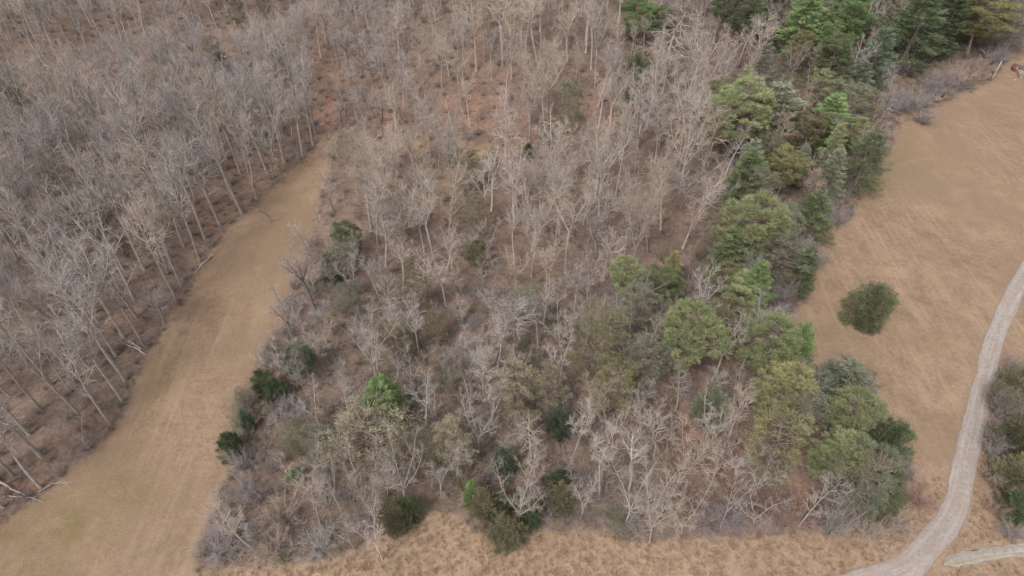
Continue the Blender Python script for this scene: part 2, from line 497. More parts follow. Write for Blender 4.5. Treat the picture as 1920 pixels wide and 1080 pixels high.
def pine_whorled(seed, H=14.0, rad=3.0, gap=0.75, per=70, base=0.12, blade=(0.40, 0.085), tipup=0.15, power=0.8):
    """tiers of level plumes narrowing to a point"""
    g = np.random.default_rng(seed)
    tr, cr = Geo(), Geo()
    pts, _ = bend(g, (0, 0, 0), (0, 0, 1), H * 0.98, 10, 0.015, 0.05)
    rd = (0.011 * H + 0.05) * np.linspace(1, 0.08, 10); rd[0] *= 1.3
    tr.tube(pts, rd, 7)
    z = H * base
    a = g.uniform(0, 6.28)
    lob = g.uniform(0, 6.28, 3)
    while z < H * 0.97:
        t = (z / H - base) / (1 - base)
        L0 = rad * ((1 - t) ** power) * min(1, 0.55 + t * 3.5)
        nb = 6 if L0 > 1.2 else 5
        for k in range(nb):
            a += 6.283 / nb + g.normal() * 0.18
            L = L0 * g.uniform(0.68, 1.15) * (1 + 0.13 * math.sin(2 * a + lob[0]) + 0.1 * math.sin(3 * a + lob[1])) + 0.25
            zz = z + g.normal() * gap * 0.22
            u = np.linspace(0, 1, 5)
            rise = g.uniform(-0.06, 0.16) + 0.25 * t
            line = np.stack([math.cos(a) * L * u, math.sin(a) * L * u, zz + L * (rise * u + tipup * u ** 2 - 0.14 * u * (1 - t))], 1)
            tr.tube(line, 0.028 * np.linspace(1, 0.25, 5) * (0.5 + L / rad), 3)
            m = int(per * (0.35 + L / rad))
            s = g.uniform(0.22, 1.05, m) ** 0.75
            w = L * 0.30 * (1.15 - s) + 0.18
            lat = g.normal(size=m) * w * 0.6
            P = np.stack([np.interp(s, u, line[:, 0]) - math.sin(a) * lat, np.interp(s, u, line[:, 1]) + math.cos(a) * lat,
                          np.interp(s, u, line[:, 2]) + g.normal(size=m) * 0.09 + 0.05 - 0.10 * np.abs(lat)], 1)
            dirs = np.stack([math.cos(a) * np.ones(m) - math.sin(a) * lat * 1.6, math.sin(a) * np.ones(m) + math.cos(a) * lat * 1.6, g.normal(size=m) * 0.3 + 0.25], 1)
            tn = np.clip(g.normal(0.5, 0.2) + (s - 0.6) * 0.35 + g.normal(0, 0.12, m), 0, 1)
            cr.blades(P, dirs, g.uniform(0.7, 1.3, m) * blade[0], g.uniform(0.7, 1.3, m) * blade[1], tn, g)
        z += gap * (1.1 - 0.5 * t) * g.uniform(0.85, 1.15)
    return dict(trunk=tr, crown=cr, H=H, W=2 * rad * 0.76)

def cedar(seed, H=7.0, rad=3.0, plumes=150, per=95, point=0.6, blade=(0.26, 0.075), size=1.0):
    """ragged crown of upswept plumes from the ground to the tip"""
    g = np.random.default_rng(seed)
    tr, cr = Geo(), Geo()
    pts, _ = bend(g, (0, 0, 0), (0, 0, 1), H * 0.9, 7, 0.03, 0.05)
    tr.tube(pts, (0.012 * H + 0.05) * np.linspace(1.2, 0.1, 7), 6)
    ph = g.uniform(0, 6.28, 4); am = g.uniform(0.05, 0.16, 4)
    for k in range(plumes):
        t = g.uniform(0, 1) ** 1.25
        a = g.uniform(0, 6.28)
        pr = (0.70 + 0.30 * math.sin(min(1, t / 0.3) * 1.57)) if t < 0.3 else max(0.04, 1 - ((t - 0.3) / 0.72) ** (1.0 + point)) ** 0.8
        pr *= 1 + sum(am[q] * math.sin((q + 1) * a + ph[q] + 4 * t) for q in range(4))
        inner = g.uniform() < 0.3
        rr = rad * pr * (g.uniform(0.25, 0.7) if inner else g.uniform(0.72, 1.02))
        L = size * g.uniform(0.8, 1.5); w = size * g.uniform(0.28, 0.50)
        d = unit(np.array([math.cos(a) * 0.8, math.sin(a) * 0.8, 0.35 + 0.9 * t + g.normal() * 0.2]))
        c = np.array([math.cos(a) * rr, math.sin(a) * rr, 0.15 + H * 0.93 * t])
        m = int(per * g.uniform(0.5, 1.2))
        s_ = g.uniform(0, 1, m)
        off = g.normal(size=(m, 3)) * (w * (1.05 - 0.8 * s_))[:, None]
        P = c + d * ((s_ - 0.55) * L)[:, None] + off
        P[:, 2] = np.maximum(P[:, 2], 0.03)
        dirs = d * 0.9 + off * 1.1 + g.normal(size=(m, 3)) * 0.3
        tn = np.clip(g.normal(0.5, 0.24) + (s_ - 0.5) * 0.25 + g.normal(0, 0.12, m), 0, 1)
        cr.blades(P, dirs, g.uniform(0.6, 1.4, m) * blade[0], g.uniform(0.6, 1.4, m) * blade[1], tn, g)
        if k % 2 == 0:
            z0 = max(0.1, c[2] - rr * 0.5)
            tr.tube([(0, 0, z0), (c[0] * 0.55, c[1] * 0.55, z0 + (c[2] - z0) * 0.4), tuple(c)], [0.045, 0.03, 0.012], 3)
    return dict(trunk=tr, crown=cr, H=H * 1.02, W=2 * rad * 0.92)

# ------------------------------------------------------------------ the kinds, each modelled in several individuals
V = {}
V['forest'] = [bare_tree(100 + k, H=15.5, split=[0.50, 0.56, 0.44, 0.40, 0.52, 0.60][k], leaders=[3, 4, 2, 3, 5, 3][k], spread=[0.40, 0.46, 0.36, 0.42, 0.50, 0.40][k], crown=2.9, nlimb=20, wig=0.07, twigs=3.2, steep=0.9, rfac=0.92) for k in range(6)] + \
              [bare_tree(120 + k, H=15, nlimb=19, crown=3.6, low=0.46 - 0.06 * k, wig=0.085, twigs=3.2, steep=0.85) for k in range(3)]
V['spread'] = [bare_tree(140 + k, H=13.5, split=[0.22, 0.30, 0.36, 0.26, 0.42][k], leaders=[4, 3, 5, 4, 4][k], spread=[0.62, 0.5, 0.7, 0.85, 0.55][k], crown=3.2, nlimb=32, wig=0.085, rfac=0.78, twigs=4, upness=0.07) for k in range(5)]
V['scrag'] = [bare_tree(160 + k, H=8.5, low=0.25, leaders=[1, 2, 3, 2][k], split=0.3, spread=0.5, crown=2.5, nlimb=15, wig=0.13, rfac=0.82, twigs=4, upness=0.05) for k in range(4)]
V['droop'] = [bare_tree(180 + k, H=11.0, low=0.18, crown=3.6, nlimb=28, droop=0.75, wig=0.11, rfac=0.95, twigs=4, upness=0.05) for k in range(2)]
V['brush'] = [brush(200 + k, H=2.4 + 0.3 * k, stems=24, spread=0.7 + 0.2 * k) for k in range(3)]
V['shrub'] = [brush(210 + k, H=4.2, stems=46, spread=0.85, twigs=12, r=0.03) for k in range(3)]
V['clumpy'] = [pine_clumpy(300 + k, H=12.5, rad=[3.0, 2.7, 3.3][k], clumps=[175, 150, 200][k], base=[0.36, 0.3, 0.42][k]) for k in range(3)]
V['thin'] = [pine_clumpy(320 + k, H=11.5, rad=3.0, clumps=120, per=48, base=0.22, sparse=1.0, blade=(0.40, 0.042), top=0.9) for k in range(3)]
V['whorl'] = [pine_whorled(340 + k, H=14.0, rad=[3.0, 2.7, 3.4][k], gap=[0.8, 0.7, 0.95][k], power=[0.8, 0.65, 0.7][k]) for k in range(3)]
V['cedar'] = [cedar(360, H=7.5, rad=3.2, plumes=230, per=95), cedar(361, H=6.5, rad=2.4, plumes=150, point=0.9), cedar(362, H=6.0, rad=1.8, plumes=110, point=0.3, size=0.85), cedar(363, H=7.0, rad=2.9, plumes=170, point=0.45), cedar(364, H=6.4, rad=3.1, plumes=300, point=1.3)]
V['round'] = [cedar(370 + k, H=4.2, rad=2.5, plumes=130, point=1.6, size=0.9) for k in range(2)]
EVERGREEN = {'clumpy', 'thin', 'whorl', 'cedar', 'round'}
PM = {}
for kind, lst in V.items():
    for i, q in enumerate(lst):
        ev = kind in EVERGREEN
        PM[kind, i] = (q['trunk'].mesh(f'{kind}_trunk_{i}', BARK['pine'] if ev else BARK['grey']),
                       q['crown'].mesh(f'{kind}_crown_{i}', FOL['green'] if ev else TWIG['grey']))

def slot(o, m):
    o.material_slots[0].link = 'OBJECT'
    o.material_slots[0].material = m

def make_tree(name, kind, var, x, y, h, w, rot, crown_m, trunk_m, label, cat, group, lean=(0, 0), sink=0.12):
    q = V[kind][var]
    e = bpy.data.objects.new(name, None)
    e.empty_display_size = 0.3
    COL.objects.link(e)
    e.location = (x, y, float(ground_z(x, y)) - sink)
    e.rotation_euler = (lean[0], lean[1], rot)
    sx = w / q['W'] if w else h / q['H']
    e.scale = (sx, sx, h / q['H'])
    e['label'] = label; e['category'] = cat
    if group: e['group'] = group
    tm, cm = PM[kind, var]
    shrubby = kind in ('brush', 'shrub')
    for nm, me, mt in (('stems' if shrubby else 'trunk', tm, trunk_m), ('twig_crown' if shrubby else 'crown', cm, crown_m)):
        o = bpy.data.objects.new(nm, me)
        COL.objects.link(o)
        o.parent = e
        slot(o, mt)
    return e

class Grid:
    def __init__(self, cell=4.0): self.c, self.d = cell, {}
    def add(self, x, y, r): self.d.setdefault((int(x // self.c), int(y // self.c)), []).append((x, y, r))
    def free(self, x, y, r):
        i, j = int(x // self.c), int(y // self.c)
        for a in (-1, 0, 1):
            for b in (-1, 0, 1):
                for (u, v, q) in self.d.get((i + a, j + b), ()):
                    if (u - x) ** 2 + (v - y) ** 2 < max(r, q) ** 2: return False
        return True

ORD = 'first second third fourth fifth sixth seventh eighth ninth tenth eleventh twelfth thirteenth fourteenth fifteenth sixteenth seventeenth eighteenth nineteenth twentieth'.split()
def ordinal(k):
    if k < 20: return ORD[k]
    tens = {2: 'twenty', 3: 'thirty', 4: 'forty', 5: 'fifty'}
    t = {2: 'twentieth', 3: 'thirtieth', 4: 'fortieth', 5: 'fiftieth'}
    k += 1
    return t[k // 10] if k % 10 == 0 else tens[k // 10] + '-' + ORD[k % 10 - 1]

# ------------------------------------------------------------------ ground
def signed_mask(px, py, poly, soft):
    d = poly_dist(px, py, list(poly) + [poly[0]])
    s = np.where(in_poly(px, py, poly), d, -d)
    return sstep(-soft, soft, s)

def blobs(px, py, lst):
    out = np.zeros(np.shape(px))
    for x, y, rx, ry, a in lst:
        out = np.maximum(out, a * np.exp(-((px - x) / rx) ** 2 - ((py - y) / ry) ** 2))
    return out

def open_mask(px, py, soft=17.0):
    m = np.maximum(signed_mask(px, py, OPEN_LEFT, soft), signed_mask(px, py, OPEN_RIGHT, soft))
    return m

def build_ground():
    fx = np.arange(-190, 190.1, 0.8); fy = np.arange(-4, 262, 0.8)
    cx = np.array([-6000, -3000, -1500, -900, -600, -450, -350, -290, -250, -220, -200.0])
    xs = np.concatenate([cx, fx, -cx[::-1]])
    ys = np.concatenate([[-6000, -2500, -1000, -500, -250, -140, -80, -45, -20, -10.0], fy, [275, 300, 340, 400, 500, 700, 1100, 2000, 3500, 6000.0]])
    X, Y = np.meshgrid(xs, ys)
    Z = ground_z(X, Y)
    nx, ny = len(xs), len(ys)
    Vt = np.stack([X, Y, Z], -1).reshape(-1, 3)
    i = np.arange(nx - 1)[None, :] + np.arange(ny - 1)[:, None] * nx
    F = np.stack([i, i + 1, i + nx + 1, i + nx], -1).reshape(-1, 4)
    me = bpy.data.meshes.new('ground')
    me.vertices.add(len(Vt)); me.vertices.foreach_set('co', Vt.astype(np.float32).ravel())
    me.loops.add(F.size); me.loops.foreach_set('vertex_index', F.astype(np.int32).ravel())
    me.polygons.add(len(F)); me.polygons.foreach_set('loop_start', np.arange(0, F.size, 4, dtype=np.int32)); me.polygons.foreach_set('loop_total', np.full(len(F), 4, np.int32))
    me.polygons.foreach_set('use_smooth', np.ones(len(F), bool))
    me.update(calc_edges=True)
    xv, yv, zv = Vt.T
    ys_safe = np.maximum(yv, -40)
    px, py, dep = project(xv, ys_safe, np.where(yv < -40, 0, zv))
    px = np.clip(px, -4000, 6000); py = np.clip(py, -2000, 1480)
    op = open_mask(px, py)
    behind = yv < 5
    op = np.where(behind, 1.0, op)
    rough = signed_mask(px, py, MEADOW + [(1700, 985), (1790, 930), (1960, 900), (2700, 900), (2700, 1500), (380, 1500)], 25)
    rough = np.maximum(rough, signed_mask(px, py, [(1640, 830), (1730, 860), (1790, 880), (1720, 1000), (1600, 1010)], 20))
    red = blobs(px, py, [(880, 200, 70, 60, .9), (740, 215, 50, 40, .8), (1300, 830, 90, 50, 1), (1390, 860, 60, 40, .9), (1240, 690, 50, 40, .7), (1480, 930, 70, 30, .9), (1160, 210, 50, 60, .7), (605, 205, 30, 40, .9),
                         (1370, 430, 20, 20, 1), (775, 835, 18, 25, .9), (690, 725, 30, 25, .8), (990, 260, 90, 30, .6), (600, 160, 30, 60, .5), (200, 600, 60, 40, .35), (1735, 945, 26, 34, .8), (1380, 650, 25, 30, .9),
                         (520, 870, 60, 40, .35), (400, 440, 40, 60, .6), (480, 330, 50, 50, .6), (50, 915, 60, 25, .7), (1690, 130, 20, 40, .9), (900, 90, 25, 80, .6), (300, 100, 160, 14, .45), (120, 128, 120, 14, .45)])
    red = np.maximum(red, 0.75 * np.exp(-(poly_dist(px, py, OLD_TRACK) / 8.0) ** 2))
    red = np.maximum(red, np.exp(-(poly_dist(px, py, [(612, 262), (618, 205), (608, 165), (594, 110)]) / 22.0) ** 2))
    olive = blobs(px, py, [(130, 985, 90, 60, 1), (235, 925, 70, 50, .9), (40, 1060, 100, 50, .9), (20, 1010, 60, 40, .9), (290, 710, 40, 50, .5), (570, 720, 40, 70, .0), (260, 700, 30, 30, .3), (600, 400, 60, 40, .4), (545, 440, 40, 40, .4), (1690, 300, 90, 60, .35), (1500, 480, 40, 60, .3), (1720, 640, 60, 14, .5)])
    tan = blobs(px, py, [(900, 290, 26, 16, 1), (800, 380, 20, 14, .8), (850, 350, 30, 20, .4), (770, 270, 40, 20, .4)])
    rut = np.minimum(poly_dist(px, py, [(275, 1062), (300, 1035), (335, 975), (352, 925), (362, 870)]), poly_dist(px, py, [(225, 1090), (215, 1058), (290, 1030), (330, 1010)]))
    rut = np.minimum(rut, poly_dist(px, py, [(120, 1100), (95, 1050), (60, 1000)]))
    rut = np.exp(-(rut / 5.0) ** 2)
    for nm, val in (('open', op), ('rough', rough), ('red', red), ('olive', olive), ('tan', tan), ('rut', rut)):
        a = me.attributes.new(nm, 'FLOAT', 'POINT'); a.data.foreach_set('value', val.astype(np.float32))
    # material
    m, nt, b = new_mat('ground_soil', 0.95)
    b.inputs['Specular IOR Level'].default_value = 0.05
    geo = node(nt, 'ShaderNodeNewGeometry').outputs['Position']
    def attr(n): return node(nt, 'ShaderNodeAttribute', attribute_name=n).outputs['Fac']
    nb = noise(nt, geo, 0.045, 3, 0.55)
    nm_ = noise(nt, geo, 0.35, 5, 0.65)
    nf = noise(nt, geo, 1.7, 5, 0.7)
    nsp = noise(nt, geo, 5.5, 3, 0.7)
    def streak(rot, sx, sy, dist):
        mp = node(nt, 'ShaderNodeMapping'); mp.inputs['Rotation'].default_value = (0, 0, rot); mp.inputs['Scale'].default_value = (sx, sy, 1)
        nt.links.new(geo, mp.inputs[0])
        return noise(nt, mp.outputs[0], 1.0, 4, 0.65, dist)
    sA = streak(R(6.5), 0.85, 0.035, 0.5); sB = streak(R(28.7), 0.75, 0.05, 1.4)
    tA = streak(R(6.5), 2.4, 0.12, 0.4); tB = streak(R(14.7), 2.2, 0.16, 1.0)
    sep = node(nt, 'ShaderNodeSeparateXYZ'); nt.links.new(geo, sep.inputs[0])
    side = ramp(nt, sep.outputs[0], -8.0, 8.0)
    def fmix(a, b):
        n = node(nt, 'ShaderNodeMix'); nt.links.new(side, n.inputs[0]); nt.links.new(a, n.inputs[2]); nt.links.new(b, n.inputs[3])
        return n.outputs[0]
    st1 = fmix(sA, sB); st2 = fmix(tA, tB)
    # dry grass
    f1 = math_n(nt, 'ADD', math_n(nt, 'MULTIPLY', nm_, 0.45), math_n(nt, 'MULTIPLY', nf, 0.55))
    grass = mixc(nt, ramp(nt, f1, 0.36, 0.64), (0.218, 0.148, 0.102), (0.332, 0.229, 0.157))
    grass = mixc(nt, math_n(nt, 'MULTIPLY', ramp(nt, st1, 0.48, 0.62), 0.42), grass, (0.375, 0.27, 0.185))
    grass = mixc(nt, math_n(nt, 'MULTIPLY', ramp(nt, st2, 0.52, 0.66), 0.42), grass, (0.232, 0.158, 0.108))
    grass = mixc(nt, math_n(nt, 'MULTIPLY', ramp(nt, nb, 0.40, 0.62), 0.65), grass, (0.26, 0.182, 0.122))
    grass = mixc(nt, math_n(nt, 'MULTIPLY', ramp(nt, noise(nt, geo, 0.13, 5, 0.7, 0.8), 0.50, 0.70), 0.30), grass, (0.42, 0.305, 0.205))
    grass = mixc(nt, math_n(nt, 'MULTIPLY', ramp(nt, noise(nt, geo, 0.22, 5, 0.75, 0.6), 0.54, 0.70), 0.45), grass, (0.235, 0.15, 0.105))
    grass = mixc(nt, math_n(nt, 'MULTIPLY', ramp(nt, nsp, 0.56, 0.74), 0.25), grass, (0.43, 0.31, 0.205))
    grass = mixc(nt, math_n(nt, 'MULTIPLY', ramp(nt, nsp, 0.44, 0.28), 0.22), grass, (0.20, 0.13, 0.09))
    ol = math_n(nt, 'MULTIPLY', attr('olive'), ramp(nt, nm_, 0.30, 0.62))
    grass = mixc(nt, math_n(nt, 'MULTIPLY', ol, 0.95), grass, (0.19, 0.142, 0.075))
    # rough meadow
    rg = mixc(nt, ramp(nt, nf, 0.36, 0.66), (0.28, 0.192, 0.135), (0.385, 0.277, 0.188))
    rg = mixc(nt, math_n(nt, 'MULTIPLY', ramp(nt, nm_, 0.48, 0.66), 0.5), rg, (0.33, 0.22, 0.16))
    grass = mixc(nt, math_n(nt, 'MULTIPLY', attr('rough'), 0.8), grass, rg)
    rt = math_n(nt, 'MULTIPLY', attr('rut'), ramp(nt, nf, 0.40, 0.62))
    grass = mixc(nt, math_n(nt, 'MULTIPLY', rt, 0.75), grass, (0.165, 0.125, 0.10))
    # leaf litter
    lit = mixc(nt, ramp(nt, f1, 0.36, 0.64), (0.125, 0.091, 0.075), (0.262, 0.188, 0.15))
    lit = mixc(nt, math_n(nt, 'MULTIPLY', ramp(nt, nsp, 0.55, 0.72), 0.5), lit, (0.34, 0.25, 0.19))
    lit = mixc(nt, math_n(nt, 'MULTIPLY', attr('red'), ramp(nt, nm_, 0.30, 0.60)), lit, mixc(nt, ramp(nt, nf, 0.35, 0.65), (0.20, 0.112, 0.08), (0.345, 0.215, 0.158)))
    lit = mixc(nt, math_n(nt, 'MULTIPLY', attr('tan'), ramp(nt, nm_, 0.30, 0.55)), lit, (0.45, 0.31, 0.17))
    edge = math_n(nt, 'ADD', attr('open'), math_n(nt, 'ADD', math_n(nt, 'MULTIPLY', math_n(nt, 'SUBTRACT', nf, 0.5), 0.8), math_n(nt, 'MULTIPLY', math_n(nt, 'SUBTRACT', nm_, 0.5), 1.3)))
    c = mixc(nt, ramp(nt, edge, 0.22, 0.80), lit, grass)
    nt.links.new(c, b.inputs['Base Color'])
    bp = node(nt, 'ShaderNodeBump', in_Strength=0.6, in_Distance=0.25)
    nt.links.new(math_n(nt, 'ADD', nf, math_n(nt, 'MULTIPLY', nsp, 0.5)), bp.inputs['Height'])
    nt.links.new(bp.outputs[0], b.inputs['Normal'])
    me.materials.append(m)
    o = bpy.data.objects.new('ground', me)
    COL.objects.link(o)
    o['kind'] = 'structure'; o['label'] = 'rolling ground of dry tan grass and brown leaf litter'; o['category'] = 'ground'
    return o
build_ground()

def smooth_line(pts, n=12):
    P = np.array(pts, float)
    P = np.concatenate([[2 * P[0] - P[1]], P, [2 * P[-1] - P[-2]]])
    out = []
    for i in range(1, len(P) - 2):
        for t in np.linspace(0, 1, n, endpoint=False):
            a, b, c, d = P[i - 1], P[i], P[i + 1], P[i + 2]
            out.append(0.5 * (2 * b + (c - a) * t + (2 * a - 5 * b + 4 * c - d) * t ** 2 + (3 * b - a - 3 * c + d) * t ** 3))
    out.append(P[-2])
    return np.array(out)

def track(name, pix, half, lift, mat, label, seed, cols=11, taper=False):
    g = np.random.default_rng(seed)
    L = smooth_line([at_px(*p) for p in pix])
    d = np.gradient(L, axis=0); d /= np.linalg.norm(d, axis=1)[:, None]
    nrm = np.stack([-d[:, 1], d[:, 0]], 1)
    n = len(L)
    ja = np.convolve(g.normal(size=n + 6), np.ones(5) / 5, 'same')[3:-3] * 0.22
    jb = np.convolve(g.normal(size=n + 6), np.ones(5) / 5, 'same')[3:-3] * 0.22
    Vv, cr_, al = [], [], []
    h = np.interp(np.linspace(0, 1, n), np.linspace(0, 1, len(half)), half)
    if taper: h = h * np.minimum(1, np.linspace(0.25, 6, n))
    s = np.concatenate([[0], np.cumsum(np.linalg.norm(np.diff(L, axis=0), axis=1))])
    for i in range(n):
        for k in range(cols):
            c = -1 + 2 * k / (cols - 1)
            w = h[i] * c + (ja[i] if k == 0 else jb[i] if k == cols - 1 else 0)
            x, y = L[i] + nrm[i] * w
            zz = float(ground_z(x, y)) + lift + 0.05 * (1 - c * c) - 0.045 * math.exp(-((abs(c) - 0.5) / 0.16) ** 2)
            if k in (0, cols - 1): zz = float(ground_z(x, y)) + 0.006
            Vv.append((x, y, zz)); cr_.append(c); al.append(s[i])
    F = [(i * cols + k, i * cols + k + 1, (i + 1) * cols + k + 1, (i + 1) * cols + k) for i in range(n - 1) for k in range(cols - 1)]
    me = bpy.data.meshes.new(name); me.from_pydata(Vv, [], F); me.update()
    for p in me.polygons: p.use_smooth = True
    for nm, val in (('cross', cr_), ('along', al)):
        a = me.attributes.new(nm, 'FLOAT', 'POINT'); a.data.foreach_set('value', np.array(val, np.float32))
    me.materials.append(mat)
    o = bpy.data.objects.new(name, me); COL.objects.link(o)
    o['kind'] = 'structure'; o['label'] = label; o['category'] = 'track'
    return L

def gravel_mat(name, base, rutc, clay, pale):
    m, nt, b = new_mat(name, 0.95)
    geo = node(nt, 'ShaderNodeNewGeometry').outputs['Position']
    cr_ = node(nt, 'ShaderNodeAttribute', attribute_name='cross').outputs['Fac']
    al = node(nt, 'ShaderNodeAttribute', attribute_name='along').outputs['Fac']
    comb = node(nt, 'ShaderNodeCombineXYZ')
    nt.links.new(math_n(nt, 'MULTIPLY', cr_, 3.2), comb.inputs[0]); nt.links.new(math_n(nt, 'MULTIPLY', al, 0.12), comb.inputs[1])
    ns = noise(nt, comb.outputs[0], 1.3, 5, 0.65, 0.4)
    nf = noise(nt, geo, 2.6, 5, 0.75); nm_ = noise(nt, geo, 0.35, 4, 0.6)
    c = mixc(nt, ramp(nt, nf, 0.35, 0.65), tuple(v * 0.8 for v in base), tuple(min(1, v * 1.15) for v in base))
    ab = math_n(nt, 'ABSOLUTE', cr_)
    wheel = math_n(nt, 'SUBTRACT', 1.0, math_n(nt, 'MULTIPLY', math_n(nt, 'ABSOLUTE', math_n(nt, 'SUBTRACT', ab, 0.48)), 4.5), True)
    c = mixc(nt, math_n(nt, 'MULTIPLY', wheel, 0.5), c, rutc)
    c = mixc(nt, math_n(nt, 'MULTIPLY', ramp(nt, nm_, 0.48, 0.64), 0.55), c, clay)
    c = mixc(nt, math_n(nt, 'MULTIPLY', ramp(nt, ns, 0.50, 0.68), 0.6), c, clay)
    c = mixc(nt, math_n(nt, 'MULTIPLY', ramp(nt, ns, 0.46, 0.30), 0.5), c, pale)
    c = mixc(nt, math_n(nt, 'MULTIPLY', ramp(nt, math_n(nt, 'ADD', ab, math_n(nt, 'MULTIPLY', math_n(nt, 'SUBTRACT', nf, 0.5), 0.5)), 0.86, 1.02), 0.75), c, (0.17, 0.13, 0.10))
    nt.links.new(c, b.inputs['Base Color'])
    bp = node(nt, 'ShaderNodeBump', in_Strength=0.5, in_Distance=0.06)
    nt.links.new(nf, bp.inputs['Height']); nt.links.new(bp.outputs[0], b.inputs['Normal'])
    return m
lane_line = track('gravel_lane', LANE, [1.05, 1.1, 1.15, 1.2, 1.25, 1.3, 1.5, 1.7, 1.8], 0.03,
                  gravel_mat('lane_gravel', (0.32, 0.275, 0.25), (0.39, 0.345, 0.32), (0.31, 0.225, 0.175), (0.44, 0.40, 0.375)), 'pale gravel lane curving round the edge of the tan field', 5)
track('washed_track', [(1768, 1058), (1795, 1049), (1830, 1042), (1860, 1038), (1895, 1033), (1935, 1029), (2000, 1022)], [0.75, 0.75, 0.65, 0.6], 0.05,
      gravel_mat('washed_stone', (0.34, 0.30, 0.26), (0.28, 0.22, 0.16), (0.24, 0.18, 0.12), (0.55, 0.52, 0.48)), 'short washed-out stony track branching off the gravel lane', 6, cols=9, taper=True)

